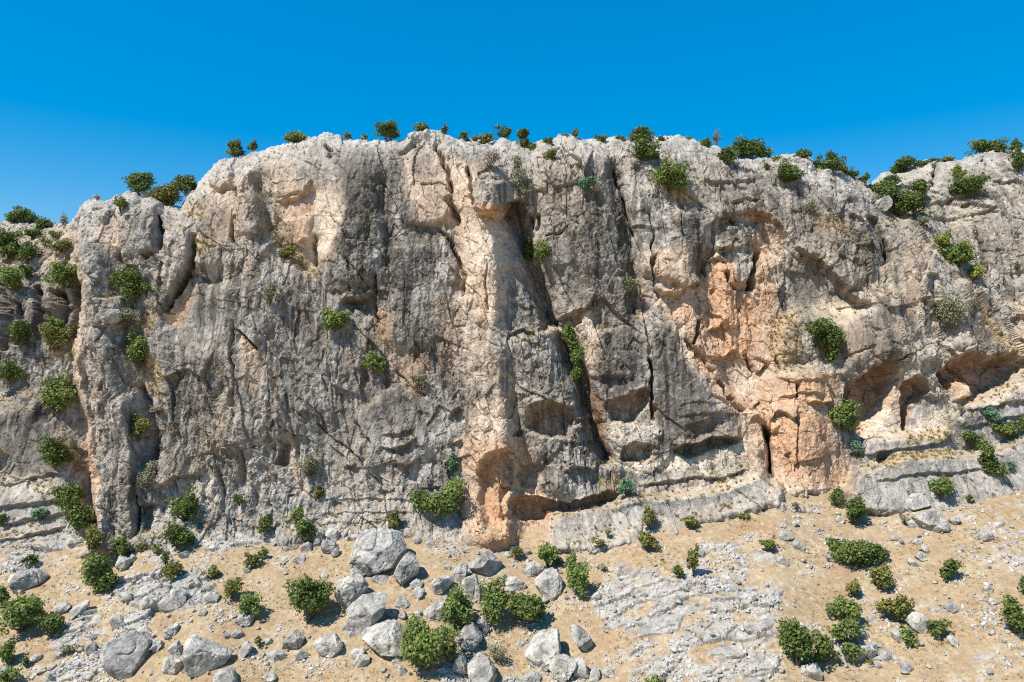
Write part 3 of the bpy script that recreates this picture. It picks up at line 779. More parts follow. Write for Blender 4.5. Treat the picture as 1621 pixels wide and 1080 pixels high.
# pale rubbed or dusty ledges
for poly_, s_, k_ in (
    ([(735, 355), (795, 360), (790, 420), (740, 430)], 26, 0.6),
    ([(500, 300), (540, 310), (525, 400), (495, 410)], 18, 0.6),
    ([(955, 672), (1040, 664), (1040, 690), (960, 700)], 10, 0.75),
    ([(970, 736), (1060, 724), (1110, 722), (1180, 702), (1184, 714), (1110, 738), (1000, 752)], 9, 0.85),
    ([(1060, 772), (1120, 766), (1206, 752), (1214, 764), (1130, 782), (1060, 790)], 8, 0.7),
    ([(1365, 690), (1400, 640), (1430, 690), (1490, 640), (1496, 692), (1420, 700)], 12, 0.8),
    ([(1526, 634), (1570, 622), (1620, 600), (1640, 610), (1560, 646), (1524, 646)], 8, 0.8),
    ([(1285, 482), (1380, 490), (1380, 502), (1290, 496)], 9, 0.6),
    ([(0, 770), (76, 762), (90, 780), (0, 800)], 12, 0.5),
    ([(262, 760), (345, 752), (352, 800), (320, 810), (270, 800)], 22, 0.5),
    ([(925, 500), (945, 490), (944, 540), (925, 530)], 12, 0.6),
    ([(1060, 510), (1080, 520), (1110, 600), (1095, 590)], 12, 0.6),
    ([(1155, 580), (1196, 590), (1196, 625), (1165, 625)], 14, 0.6),
    ([(1225, 770), (1330, 775), (1330, 800), (1225, 800)], 12, 0.6),
    ([(760, 640), (792, 640), (795, 690), (762, 690)], 14, 0.5),
    ([(300, 330), (400, 255), (520, 214), (640, 216), (620, 236), (520, 234), (420, 252), (340, 300)], 18, 0.35),
):
    tint(PAL, poly_, s_, k_)
for poly_, s_ in (([(868, 812), (950, 796), (1060, 788), (1206, 762), (1234, 790), (1100, 830), (960, 870), (860, 866)], 12),
                  ([(1372, 704), (1520, 690), (1640, 630), (1640, 800), (1400, 815), (1350, 795)], 30),
                  ([(-300, 780), (150, 770), (170, 880), (-300, 880)], 30), ([(360, 770), (730, 790), (730, 860), (240, 870), (260, 800)], 30)):
    tint(LGT, poly_, s_, 0.5)
for poly_, s_, k_ in (([(402, 290), (424, 345), (460, 392), (510, 436), (490, 442), (440, 400), (410, 350)], 14, 0.8), ([(1040, 300), (1085, 300), (1094, 325), (1060, 322)], 10, 0.8),
                      ([(1220, 500), (1262, 490), (1270, 560), (1240, 590), (1215, 560)], 16, 0.7), ([(222, 560), (262, 580), (270, 600), (230, 600)], 10, 0.8),
                      ([(230, 590), (262, 600), (262, 640), (236, 620)], 10, 0.6), ([(310, 380), (335, 370), (335, 400), (310, 402)], 8, 0.7), ([(285, 325), (330, 322), (330, 350), (300, 345)], 10, 0.6),
                      ([(1400, 722), (1500, 712), (1520, 720), (1400, 738)], 6, 0.9), ([(1430, 695), (1500, 684), (1500, 696), (1430, 706)], 5, 0.8),
                      ([(225, 495), (250, 500), (250, 530), (228, 530)], 8, 0.7), ([(945, 752), (980, 750), (985, 772), (950, 774)], 6, 0.7), ([(1280, 340), (1340, 350), (1350, 380), (1300, 372)], 14, 0.5),
                      ([(-20, 355), (110, 360), (120, 420), (-20, 425)], 14, 0.35), ([(80, 550), (125, 540), (125, 570), (80, 570)], 8, 0.7), ([(1525, 450), (1570, 510), (1610, 570), (1596, 566), (1550, 505)], 5, 0.7)):
    tint(GRS, poly_, s_, k_)

nA = fbm(X / 5.5, Y / 5.5, Z / 6.5 + 3, 4)
nB = fbm(X / 1.4 + 9, Y / 1.4, Z / 1.9, 5, 0.6)
nC = fbm(X / 0.5 + 2, Y / 0.5, Z / 0.6, 3, 0.6)
streak = fbm((X + 0.35 * w1) / 0.75, Y / 3, Z / 11, 4, 0.6)
streak2 = fbm((X + 0.2 * w2) / 0.28, Y / 3, Z / 5, 3, 0.6)
up = N1[:, 2]
def C3(*c): return np.array(c, f32)[None, :]
light, mid, dark = C3(.44, .412, .37), C3(.215, .19, .16), C3(.075, .064, .052)
tan_, ora_, pale, soil, brn = C3(.55, .41, .295), C3(.54, .31, .172), C3(.62, .53, .42), C3(.45, .33, .18), C3(.42, .22, .13)
def mx(a, b, k): return a + (b - a) * np.clip(k, 0, 1)[:, None]
lich = sstep(-0.16, 0.2, nB + 0.6 * nC + 0.5 * nA + 0.3 * streak)
col = mx(mid, light, 0.15 + 0.75 * lich + 0.5 * nC + 0.4 * nA)
col = mx(col, C3(.43, .355, .28), 0.32 + 1.2 * fbm(X / 8 + 60, Y / 9, Z / 11, 3) + 0.5 * nB)      # warm cast
hgt = np.clip((Z - (ZC - 14)) / 30, 0, 1)
col = mx(col, dark * 1.35, 0.72 * sstep(0.04, 0.32, streak + 0.45 * streak2 + 0.8 * nA - 0.02))
col = mx(col, light * 1.1, 0.45 * sstep(0.10, 0.34, fbm((X + 0.3 * w2) / 0.6 + 44, Y / 3, Z / 9, 4, 0.6) + 0.3 * streak2))   # free streaks
TANn = np.clip(TAN * 1.15 + 0.55 * TAN * nB + 0.45 * TAN * streak, 0, 1)
col = mx(col, tan_ * (1 + 0.22 * nB[:, None] + 0.15 * nC[:, None]), TANn * 0.82)
und = sstep(0.12, 0.55, -up) * (0.06 + 0.3 * nA + 0.35 * TAN)
col = mx(col, tan_ * 0.85, und)                                                                   # rain-sheltered undersides stay warm
ORAn = np.clip(ORA * 1.1 + 0.5 * ORA * nB, 0, 1)
col = mx(col, ora_ * (1 + 0.3 * nB[:, None]), ORAn * 0.85)
col = mx(col, brn * (1 + 0.5 * nB[:, None]), BRN * 0.9)
DRKn = np.clip(DRK * (1.05 + 0.75 * streak + 0.65 * streak2 + 0.7 * nB), 0, 1)
col = mx(col, dark * (1 + 0.3 * nC[:, None]), DRKn * 0.82)
PALn = np.clip(PAL * 1.1 + 0.5 * PAL * nB, 0, 1)
col = mx(col, pale, PALn * 0.9)
col = mx(col, light * 0.95, np.clip(LGT * (0.8 + 0.8 * nB), 0, 1))
col = mx(col, C3(.46, .43, .39), crestm * (0.8 + 0.9 * nB))                                       # paler towards the crest
led = sstep(0.58, 0.86, up) * (1 - crestm)
col = mx(col, mx(soil, light, 0.35 + 0.9 * nB), led * 0.6)
GRSn = np.clip(GRS * (1.0 + 0.9 * nB + 0.7 * nC), 0, 1)
col = mx(col, soil * (1 + 0.3 * nC[:, None]), GRSn * 0.85)
lumc = col.mean(1, keepdims=True)
col = col * 0.93 * (lumc / 0.33) ** 0.2          # contrast put into the colour: pale tones paler, dark tones darker
col = np.clip(col, 0.03, 0.8)

me = grid_mesh('cliff', P1)
set_col(me, col)
rock_mat = rock_material('limestone_cliff', True, speck=0.7, bump=0.36)
me.materials.append(rock_mat)
cliff = link('cliff', me)
cliff['kind'] = 'structure'

# ------------------------------------------------------------------ the slope in front
gu = np.concatenate([np.linspace(-900, -14, 60), np.arange(-12, 1634, 1.7), np.linspace(1636, 2520, 60)])
NG = 285
tg = np.linspace(0, 1, NG)
gvb = np.interp(gu, us, vb_s)
rows = []
for t in tg: rows.append((gvb - 34) * (1 - t) + 1092 * t)
for v in np.geomspace(1100, 2600, 34): rows.append(np.full(len(gu), v))
GV = np.array(rows); GU = np.repeat(gu[None, :], len(GV), 0)
GY = ground_y(GU, GV)
G0 = np.stack([(GU - 810.5) / F * GY, GY, (540 - GV) / F * GY + ZC], -1).astype(f32)
GN = grid_normals(G0); GN = np.where(GN[..., 2:3] < 0, -GN, GN).reshape(-1, 3)
gp = G0.reshape(-1, 3); GXw, GYw, GZw = gp.T
a1 = fbm(GXw / 3.0, GYw / 3.0, 0 * GXw + 2, 4); a2 = fbm(GXw / 3.0 + 20, GYw / 3.0, 0 * GXw + 5, 4)
fb1 = perlin(GXw / 0.7, GYw / 0.7, 0 * GXw); fb2 = perlin(GXw / 0.7 + 9, GYw / 0.7, 0 * GXw)
fg = Field(GU.ravel() + 14 * a1 + 5 * fb1, GV.ravel() + 9 * a2 + 3 * fb2)
OUT = np.zeros(len(gp), f32)
OUTCROPS = [
    ([(940, 905), (1000, 880), (1060, 905), (1150, 880), (1230, 900), (1240, 960), (1235, 1090), (1000, 1090), (960, 1010), (930, 960)], 60, 0.72),
    ([(900, 880), (990, 862), (1000, 880), (940, 900)], 14, 0.5), ([(1080, 862), (1190, 850), (1230, 890), (1100, 900)], 26, 0.7),
    ([(-300, 800), (110, 800), (140, 850), (100, 880), (60, 905), (-300, 905)], 26, 0.95),
    ([(175, 915), (260, 900), (330, 900), (345, 930), (300, 970), (220, 970), (180, 945)], 16, 1.0),
    ([(80, 1000), (150, 960), (240, 960), (250, 1030), (150, 1085), (70, 1085)], 24, 0.75),
    ([(210, 880), (320, 855), (345, 900), (260, 910)], 20, 0.7), ([(290, 850), (420, 850), (350, 880), (300, 880)], 18, 0.6),
    ([(640, 860), (760, 850), (770, 875), (650, 880)], 16, 0.6), ([(680, 850), (740, 842), (760, 860), (700, 866)], 10, 0.7),
    ([(1560, 800), (1640, 790), (1640, 850), (1570, 850)], 18, 0.6), ([(1560, 860), (1640, 850), (1640, 900), (1590, 900)], 20, 0.7),
    ([(1180, 950), (1230, 925), (1240, 945), (1190, 965)], 8, 0.8), ([(1310, 1000), (1420, 1020), (1400, 1050), (1330, 1050)], 18, 0.6),
    ([(1420, 950), (1500, 950), (1500, 970), (1430, 975)], 14, 0.4), ([(1190, 850), (1330, 838), (1330, 870), (1200, 880)], 40, 0.35),
    ([(1200, 1030), (1240, 1025), (1225, 1090), (1180, 1090)], 14, 0.9), ([(540, 842), (620, 838), (610, 860), (550, 862)], 10, 0.6),
    ([(700, 1040), (820, 1045), (830, 1090), (690, 1090)], 18, 0.7), ([(150, 940), (180, 920), (190, 960), (160, 980)], 8, 0.6),
    ([(240, 850), (340, 835), (450, 845), (440, 862), (250, 880)], 14, 0.7), ([(1340, 800), (1560, 795), (1540, 830), (1360, 836)], 26, 0.35),
    ([(1300, 900), (1420, 930), (1430, 1000), (1300, 990)], 60, 0.22), ([(1480, 1000), (1640, 990), (1640, 1090), (1450, 1090)], 80, 0.2),
    ([(870, 960), (930, 950), (940, 1010), (890, 1020)], 30, 0.25), ([(420, 1020), (560, 1020), (560, 1090), (420, 1090)], 60, 0.2)]
for poly_, s_, k_ in OUTCROPS:
    idx, m, sd = fg.poly(poly_, s_); OUT[idx] = np.maximum(OUT[idx], m * k_)
inf_ = sstep(1085, 1180, GV.ravel()); far_ = sstep(1640, 1800, GU.ravel()) + sstep(20, 200, -GU.ravel())
patch = fbm(GXw / 2.6 + 7, GYw / 1.8, 0 * GXw + 8, 4, 0.6)
OUT = np.maximum(OUT, np.clip(inf_ + far_, 0, 1) * 0.45)
strat = fbm((GXw * 0.3) / 1.4, (GYw - GXw * 0.12 + 0.8 * a1) / 0.55, 0 * GXw + 6, 3, 0.5, 2)
gb = fbm(GXw / 1.6, GYw / 1.1, GZw / 1.1, 5, 0.6, 0)
gsm = fbm(GXw / 2.6, GYw / 2.6, 0 * GXw + 4, 4)
gr = fbm(GXw / 0.35, GYw / 0.35, 0 * GXw + 1, 3, 0.6)
fin_g = fbm(GXw / 0.4, GYw / 0.4, GZw / 0.4, 3, 0.6, 2)
v1, v2, vc, vx, vy = voronoi((GXw + 0.5 * a1 + 0.3 * GYw) / 2.5, (GYw + 0.5 * a2 - 0.1 * GXw) / 1.0)
x1, x2, xc, xx, xy = voronoi((GXw + 0.3 * a1) / 0.8 + 40, (GYw + 0.3 * a2) / 0.42 + 9)
soilh = 0.16 * gsm + 0.03 * gr + 0.05 * fbm(GXw / 6, GYw / 0.9, 0 * GXw + 14, 3)
# bedrock plates stand through the soil where they are the higher of the two
rockh = -0.41 + 0.58 * OUT + 0.70 * patch * (0.45 + 0.55 * OUT) + (0.35 + 0.65 * OUT) * (0.20 * gb + 0.08 * strat + 0.40 * (vc - 0.5) + 0.24 * (xc - 0.5) + 0.22 * (vx * (vc - .5) + vy * 0.6) + 0.08 * fin_g) - 0.16 * np.exp(-((v2 - v1) / 0.04) ** 2)
GD = np.maximum(rockh, soilh)
rockm = sstep(-0.02, 0.05, rockh - soilh)
gd_ = gp + GN * GD[:, None]
G1 = gd_.reshape(len(GV), len(gu), 3).astype(f32)
GN1 = grid_normals(G1).reshape(-1, 3); GN1 = np.where(GN1[:, 2:3] < 0, -GN1, GN1)
soilA, soilB, soilC = C3(.365, .262, .152), C3(.425, .325, .2), C3(.345, .222, .12)
gn = fbm(GXw / 1.1, GYw / 0.7, 0 * GXw + 3, 5, 0.6)
gcol = mx(soilA, soilB, 0.45 + 1.4 * gn + 0.8 * gsm)
gcol = mx(gcol, soilB * 1.08, 1.4 * fbm(GXw / 7, (GYw + 0.5 * a1) / 0.7, 0 * GXw + 31, 3))
gcol = mx(gcol, soilC, 0.05 + 1.5 * fbm(GXw / 4 + 4, GYw / 3, 0 * GXw + 21, 4))
grit = sstep(0.08, 0.32, gr + 0.7 * patch + 0.3 * gn + 0.3 * OUT - 0.04)
gcol = mx(gcol, C3(.50, .44, .36), grit * 0.45)
rcol = mx(C3(.28, .26, .232), C3(.52, .49, .445), 0.5 + 1.0 * gn + 0.6 * gsm + 0.5 * gr)
rcol = mx(rcol, C3(.50, .40, .29), 0.1 + 0.9 * patch)
gcol = mx(gcol, rcol, rockm)
me = grid_mesh('ground', G1)
set_col(me, np.clip(gcol * 0.93, .03, .8))
ground_mat = rock_material('slope_soil_and_bedrock', True, speck=0.5, bump=0.35)
me.materials.append(ground_mat)
ground = link('ground', me); ground['kind'] = 'structure'
# the valley floor the slope runs out on, seen from nowhere in the photo but closing the place
bm_co = np.array([(-1500, -1500, -14), (1500, -1500, -14), (1500, 1500, -14), (-1500, 1500, -14)], f32)
me = bpy.data.meshes.new('valley_floor'); fill_mesh(me, bm_co, np.array([[0, 1, 2, 3]]))
set_col(me, np.tile(np.array([.5, .37, .22], f32), (4, 1))); me.materials.append(ground_mat)
vf = link('valley_floor', me); vf['kind'] = 'structure'

# ------------------------------------------------------------------ where the surface lies behind each photo pixel
CELL = 3.0
ZB = np.full((500, 760), 1e9, f32)
for Q in (P1.reshape(-1, 3), G1.reshape(-1, 3)):
    pu = Q[:, 0] / Q[:, 1] * F + 810.5; pv = 540 - (Q[:, 2] - ZC) / Q[:, 1] * F
    iu = ((pu + 320) / CELL).astype(int); iv = (pv / CELL).astype(int)
    ok = (iu >= 0) & (iu < 760) & (iv >= 0) & (iv < 500)
    np.minimum.at(ZB, (iv[ok], iu[ok]), Q[ok, 1])
def surf(u, v, r=1):
    """Distance of the built surface at a photo pixel (None where there is only sky)."""
    iu = int((u + 320) / CELL); iv = int(v / CELL)
    w = ZB[max(iv - r, 0):iv + r + 1, max(iu - r, 0):iu + r + 1]
    w = w[w < 1e8]
    return float(np.median(w)) if len(w) else None
# ------------------------------------------------------------------ boulders
boulder_mat = rock_material('boulder_limestone', False, base=(0.47, 0.442, 0.398), speck=0.85, bump=0.5)
def icosphere(sub):
    import bmesh
    bm = bmesh.new(); bmesh.ops.create_icosphere(bm, subdivisions=sub, radius=1.0)
    v = np.array([x.co[:] for x in bm.verts], f32); f = np.array([[q.index for q in p.verts] for p in bm.faces], np.int32)
    bm.free(); return v, f
ICO = {s: icosphere(s) for s in (3, 4, 5, 6)}

def boulder_shape(rfun, W, H, T, seed, sub):
    """A boulder: outline radius rfun(angle) in the x-z plane, thickness T along y, cut by fracture planes and weathered."""
    rs = np.random.RandomState(seed)
    v, f = ICO[sub]
    d = v.copy()
    th = np.arctan2(d[:, 2], d[:, 0]); rho = np.sqrt(d[:, 0] ** 2 + d[:, 2] ** 2)
    r = rfun(th)
    k = np.clip(rho, 0, 1) ** 0.55
    p = np.stack([np.cos(th) * r * k, np.sign(d[:, 1]) * np.abs(d[:, 1]) ** 0.75 * T, np.sin(th) * r * k], 1)
    S = (W + H) / 4
    for q in range(15):
        n = rs.normal(size=3); n[1] -= 0.9 if q < 9 else 0.0
        if q in (0, 1): n[2] = abs(n[2]) + 0.4
        if q >= 9: n[1] *= 0.35
        n /= np.linalg.norm(n)
        h = p @ n
        c = h.max() * rs.uniform(0.55, 0.84) if q < 9 else h.max() * rs.uniform(0.74, 0.93)
        over = np.clip(h - c, 0, None)
        p -= n[None, :] * (over * 0.985)[:, None]
    sc = 1.0 / max(S, 0.15)
    o = seed * 3.17 % 50
    x, y, z = p.T
    n1 = fbm(x * sc * 1.1 + o, y * sc * 1.1, z * sc * 1.1, 3)
    n2 = fbm(x / 0.32 + o, y / 0.32, z / 0.32, 4, 0.6, 2)
    cr = np.exp(-(perlin(x * sc * 1.3 + o, y * sc * 1.3 + 7, z * sc * 0.8) / 0.05) ** 2)
    nn = p / (np.linalg.norm(p, axis=1, keepdims=True) + 1e-6)
    p = p + nn * (0.07 * S * n1 + min(0.075, 0.08 * S) * n2 - 0.09 * S * cr)[:, None]
    return p.astype(f32), f

def add_boulder(poly, label, seed, name='boulder', y=None, thick=0.85, group='boulders fallen below the cliff', cat='boulder'):
    P = np.array(poly, float)
    cu, cv = (P.max(0) + P.min(0)) / 2
    vb = P[:, 1].max()
    ys = y if y else (surf(cu, vb - 3) or 48.0)
    wpx, hpx = P.max(0) - P.min(0)
    T = thick * 0.5 * math.sqrt(wpx * hpx) * ys / F
    yc = ys + 0.30 * T
    s = yc / F
    Q = np.stack([(P[:, 0] - cu) * s, (cv - P[:, 1]) * s], 1) * 1.1
    ang = np.linspace(-math.pi, math.pi, 181)
    rr = np.zeros(181)
    for i, a in enumerate(ang):
        dx, dz = math.cos(a), math.sin(a); best = 0.02
        for j in range(len(Q)):
            ax, az = Q[j]; bx, bz = Q[(j + 1) % len(Q)]
            ex, ez = bx - ax, bz - az
            det = dx * ez - dz * ex
            if abs(det) < 1e-9: continue
            t = (ax * ez - az * ex) / det; w = (ax * dz - az * dx) / det
            if t > 0 and -1e-6 <= w <= 1 + 1e-6: best = max(best, t)
        rr[i] = best
    W, H = wpx * s, hpx * s
    sub = 6 if wpx > 85 else (5 if wpx > 36 else (4 if wpx > 16 else 3))
    p, f = boulder_shape(lambda th: np.interp(th, ang, rr), W, H, T, seed, sub)
    zb = p[:, 2].min()
    p[:, 2] -= zb
    me = bpy.data.meshes.new(name); fill_mesh(me, p, f)
    me.polygons.foreach_set('use_smooth', np.zeros(len(f), bool))
    me.materials.append(boulder_mat)
    o = link(name, me)
    c = rp(cu, cv, yc)
    o.location = (c[0], c[1], c[2] + zb - 0.12 * H)
    o['label'] = label; o['category'] = cat; o['group'] = group
    return o

def G(ox, oy, sc, *pts): return [(ox + pts[i] / sc, oy + pts[i + 1] / sc) for i in range(0, len(pts), 2)]
def A(*p): return G(0, 780, 3.6, *p)
def B(*p): return G(400, 780, 3.6, *p)
def C_(*p): return G(800, 780, 3.6, *p)
def E(*p): return G(1200, 780, 3.6, *p)
BOULDERS = [
 (A(5,490,60,450,150,430,230,440,262,480,250,520,180,550,90,560,30,540), 'long low grey boulder with orange underside at the left edge of the slope'),
 (A(580,860,600,800,680,750,740,800,830,850,865,900,800,960,740,1000,670,1035,600,990,578,930), 'big pointed grey boulder with a smooth left face, lower left of the slope'),
 (A(1010,850,1080,810,1160,780,1240,810,1280,850,1290,900,1240,990,1200,1030,1120,990,1060,920), 'big wedge-shaped boulder with flat grey front near the bottom edge'),
 (A(920,790,990,735,1025,765,1000,800,950,815), 'small slanted block just above the big wedge-shaped boulder'),
 (A(1140,590,1220,545,1245,580,1235,610,1170,635), 'pale angular block above the slanted block, below a low bush'),
 (A(1340,720,1380,680,1450,690,1450,730,1380,760,1345,755), 'grey block lying directly under a small round bush'),
 (A(1315,800,1340,775,1385,790,1385,820,1350,838,1320,830), 'small rounded stone right of the big wedge-shaped boulder'),
 (A(800,600,830,550,880,550,910,610,890,660,820,665), 'leftmost of three rounded boulders at the foot of the pale outcrop'),
 (A(910,600,940,570,990,620,995,660,950,685,915,660), 'middle of three rounded boulders at the foot of the pale outcrop'),
 (A(960,560,1000,525,1060,560,1060,620,1000,640), 'dark pitted rightmost of three rounded boulders below the pale outcrop'),
 (A(290,680,330,625,390,620,390,660,340,700), 'dark grey angular block right of the wide bush at the left edge'),
 (A(400,640,440,610,500,610,490,650,430,705,400,690), 'cracked brownish block beside the dark angular block'),
 (A(640,700,670,680,715,740,715,775,640,750), 'blocky stone leaning behind the top of the big pointed boulder'),
 (A(490,860,540,840,545,900,500,915), 'small upright stone just left of the big pointed boulder'),
 (A(860,830,920,830,925,880,880,900), 'squarish stone tucked right of the big pointed boulder'),
 (A(1190,1070,1240,1010,1300,1000,1370,1050,1370,1110,1240,1120), 'pitted boulder cut by the bottom edge below the wedge-shaped boulder'),
 (A(905,970,960,930,1050,940,1050,1000,970,1035), 'flat tan-grey slab lying left of the wedge-shaped boulder'),
 (A(1360,900,1400,840,1440,850,1430,910,1380,935), 'tilted oblong stone beside a tiny bush right of the wedge-shaped boulder'),
 (A(170,965,185,945,215,930,215,960), 'thin splinter of stone on bare orange soil at lower left'),
 (A(-40,1000,0,975,40,1000,50,1040,0,1060,-40,1050), 'grey boulder cut off by the left edge near the bottom'),
 (A(1120,690,1150,650,1180,680,1150,710), 'small pale stone between the slanted block and the three rounded boulders'),
 (A(1020,340,1060,310,1080,350,1050,380), 'small white stone on the ledge at the left part of the cliff foot'),
 (A(655,440,670,350,730,370,740,410,700,450), 'upright stone right of the tall bright bush at the cliff foot'),
 (A(380,250,430,245,460,290,420,320), 'rough stone below the dark double bush at the left cliff foot'),
 (A(955,850,1000,835,1060,930,1000,920), 'thick slab wedged against the left side of the wedge-shaped boulder'),
 (A(1270,790,1300,785,1310,830,1280,840), 'dark little stone on the right shoulder of the wedge-shaped boulder'),
 (A(740,790,800,755,850,790,860,830,800,840), 'rough block leaning on the upper right of the big pointed boulder'),
 (B(545,310,580,240,640,200,740,190,830,215,860,290,830,380,770,450,690,470,660,400,600,350,550,350), 'largest boulder, a great rounded grey block at the head of the boulder pile'),
 (B(545,390,580,355,650,370,670,430,660,480,600,460,550,440), 'rough block below the left side of the largest boulder'),
 (B(790,490,830,390,890,310,940,340,955,410,900,480,830,530), 'tall leaning slab against the right side of the largest boulder'),
 (B(430,490,500,450,600,460,660,540,620,600,540,650,500,630,460,570), 'smooth rounded boulder right behind the large round bush'),
 (B(640,500,720,460,785,480,740,505,660,515), 'flat lid-like stone bridging the gap under the largest boulder'),
 (B(550,640,610,580,700,550,760,580,750,650,680,720,600,790,565,740,550,680), 'ridged oblong boulder in the middle of the boulder pile'),
 (B(615,780,660,720,750,700,830,740,880,800,890,870,820,920,700,915,630,860), 'wide light grey boulder at the lower end of the pile, beside a leafy bush'),
 (B(350,850,400,800,460,800,505,860,470,930,400,920,345,880), 'isolated rounded boulder on bare soil below the large round bush'),
 (B(150,860,210,790,270,770,290,800,270,860,210,900), 'tilted blocky boulder left of the isolated rounded boulder'),
 (B(250,910,290,870,325,900,310,960,265,950), 'dark pear-shaped stone between the tilted block and the isolated boulder'),
 (B(75,910,130,900,215,920,210,945,130,955,85,930), 'low flat stone below the tilted blocky boulder'),
 (B(545,920,580,880,650,890,660,920,570,945), 'upper of two small overlapping stones below the ridged boulder'),
 (B(550,970,610,920,680,935,670,970,590,985), 'lower of two small overlapping stones below the ridged boulder'),
 (B(1225,390,1270,330,1360,340,1420,390,1420,470,1360,460,1280,425,1225,415), 'capstone boulder resting on top of a white upright block'),
 (B(1195,500,1230,430,1275,430,1295,570,1260,610,1210,560), 'white upright block carrying the capstone'),
 (B(1000,520,1060,460,1140,460,1150,510,1060,570,1000,580), 'smooth slanted boulder left of the capstone boulder'),
 (B(965,640,1010,600,1090,590,1110,660,1060,740,1010,720), 'shaded boulder half hidden behind a bright bush, below the slanted boulder'),
 (B(1140,450,1180,390,1230,380,1220,440,1190,510,1150,490), 'block behind and left of the white upright block'),
 (B(1130,800,1180,745,1260,740,1310,790,1290,850,1210,880,1140,840), 'rough white-topped boulder just below the two bushes in the middle of the slope'),
 (B(1260,690,1310,690,1345,750,1320,800,1270,750), 'narrow stone standing behind the rough white-topped boulder'),
 (B(1225,930,1290,890,1340,920,1390,1020,1400,1080,1380,1120,1270,1120), 'smooth leaning slab cut by the bottom edge right of the leafy bush'),
 (B(1110,1010,1170,910,1220,940,1240,1000,1190,1030), 'dark rough block left of the smooth leaning slab at the bottom edge'),
 (B(410,220,440,185,490,210,500,270,450,260), 'topmost block of the small rock heap left of the largest boulder'),
 (B(350,230,400,205,410,240,360,260), 'left shoulder stone of the small rock heap by the cliff foot bush'),
 (B(385,310,410,255,470,260,480,300,430,350,390,335), 'central squarish block of the small rock heap left of the largest boulder'),
 (B(340,290,360,250,385,270,370,310), 'narrow stone in the left flank of the small rock heap'),
 (B(440,350,480,300,500,330,460,370), 'lowest right stone of the small rock heap'),
 (B(270,320,300,265,330,290,340,340,290,345), 'lowest left stone of the small rock heap'),
 (B(220,385,260,350,310,370,290,400,230,400), 'dark low stone in front of the small rock heap'),
 (B(800,620,840,585,890,620,880,660,820,660), 'pale blocky stone right of the ridged boulder'),
 (B(760,670,790,650,825,690,790,710), 'small brown-grey stone right of the ridged boulder, below the pale block'),
 (B(820,700,870,660,880,690,850,725), 'dark wedge stone above the wide light grey boulder'),
 (B(700,700,720,660,750,680,720,710), 'small stone pinched between the ridged and the wide light grey boulder'),
 (B(905,560,940,540,970,570,940,610), 'small pale triangular stone below the tall leaning slab'),
 (B(890,510,930,480,980,500,970,540,900,545), 'rubbly block right of the foot of the tall leaning slab'),
 (B(970,280,1020,260,1055,295,1010,320), 'dark pitted stone at the cliff foot right of the largest boulder'),
 (B(905,250,950,240,970,280,930,295), 'pale stone at the cliff foot touching the dark pitted one'),
 (B(530,800,560,780,600,820,560,830), 'tan stone under the lower end of the ridged boulder'),
 (B(775,950,830,930,850,960,800,975), 'low stone in front of the wide light grey boulder'),
 (B(40,1055,100,1015,135,1050,90,1080), 'dark angular stone at the bottom edge left of the isolated boulder'),
 (B(820,990,870,980,880,1020,840,1040), 'small pale layered stone left of the leafy bush near the bottom'),
 (B(1410,480,1430,455,1450,460,1450,520,1420,510), 'thin upright stone right of the capstone boulder'),
 (B(500,765,540,740,550,770,520,795), 'little pale stone left of the ridged boulder'),
 (B(385,470,400,445,430,450,440,490,395,495), 'pale stone peeking out above the large round bush'),
 (B(1080,420,1110,400,1135,420,1110,445), 'small pale stone uphill and left of the capstone boulder'),
 (C_(160,500,200,450,270,420,310,450,320,540,280,600,220,580,170,540), 'smooth egg-shaped boulder right of the capstone, beside a two-tiered bush'),
 (C_(95,450,140,400,200,395,230,430,170,480,110,485), 'rough block uphill of the egg-shaped boulder'),
 (C_(0,500,30,455,90,470,120,520,70,560,10,540), 'pale slab left of the egg-shaped boulder'),
 (C_(120,830,170,740,240,730,310,780,335,860,290,930,210,985,150,940,120,880), 'big round white-streaked boulder at the bottom centre of the slope'),
 (C_(365,760,400,745,470,790,510,840,460,900,400,870,360,810), 'tilted flat-sided block right of the big round white-streaked boulder'),
 (C_(230,1000,290,920,370,890,400,950,350,1030,310,1070,250,1040), 'pale faceted boulder below the big round white-streaked boulder'),
 (C_(380,1040,400,920,450,940,470,1020,450,1060), 'shadowed block right of the pale faceted boulder'),
 (C_(470,1050,510,980,555,985,555,1040,520,1065), 'left one of a pair of white stones at the bottom edge'),
 (C_(560,1000,600,980,620,1030,590,1055,560,1040), 'right one of a pair of white stones at the bottom edge'),
 (C_(50,880,80,830,115,840,110,880), 'small stone left of the big round white-streaked boulder'),
 (C_(500,580,530,555,565,600,530,620), 'single dark stone on bare soil right of the two-tiered bush'),
 (C_(620,440,650,415,685,450,660,475), 'dark stone at the upper left end of the bedrock pavement'),
 (C_(1350,750,1400,710,1430,760,1390,805), 'angular stone standing on the bedrock pavement, lower right'),
 (C_(1065,330,1110,300,1145,340,1120,370,1090,350), 'rounded stone right behind the upright bush on the bedrock pavement'),
 (C_(1000,520,1040,490,1070,550,1040,570), 'pale stone below the upright bush on the bedrock pavement'),
 (C_(-10,345,15,328,40,335,45,370,-5,372), 'stone left of the low bushes at the foot of the orange alcove'),
 (C_(90,1050,150,1010,200,1030,190,1110,100,1110), 'grey block cut by the bottom edge left of the pale faceted boulder'),
 (C_(100,330,120,318,145,325,150,350,110,365), 'stone between the two low bushes at the foot of the orange alcove'),
 (C_(940,600,980,575,1015,605,990,620), 'flat stone in the middle of the bedrock pavement'),
 (E(825,50,880,5,960,0,985,50,920,80,870,105,835,90), 'upper block of the boulder cluster at the right cliff foot'),
 (E(890,120,930,80,1000,70,1060,140,1065,190,1000,190,960,220,910,190), 'large squarish block of the boulder cluster at the right cliff foot'),
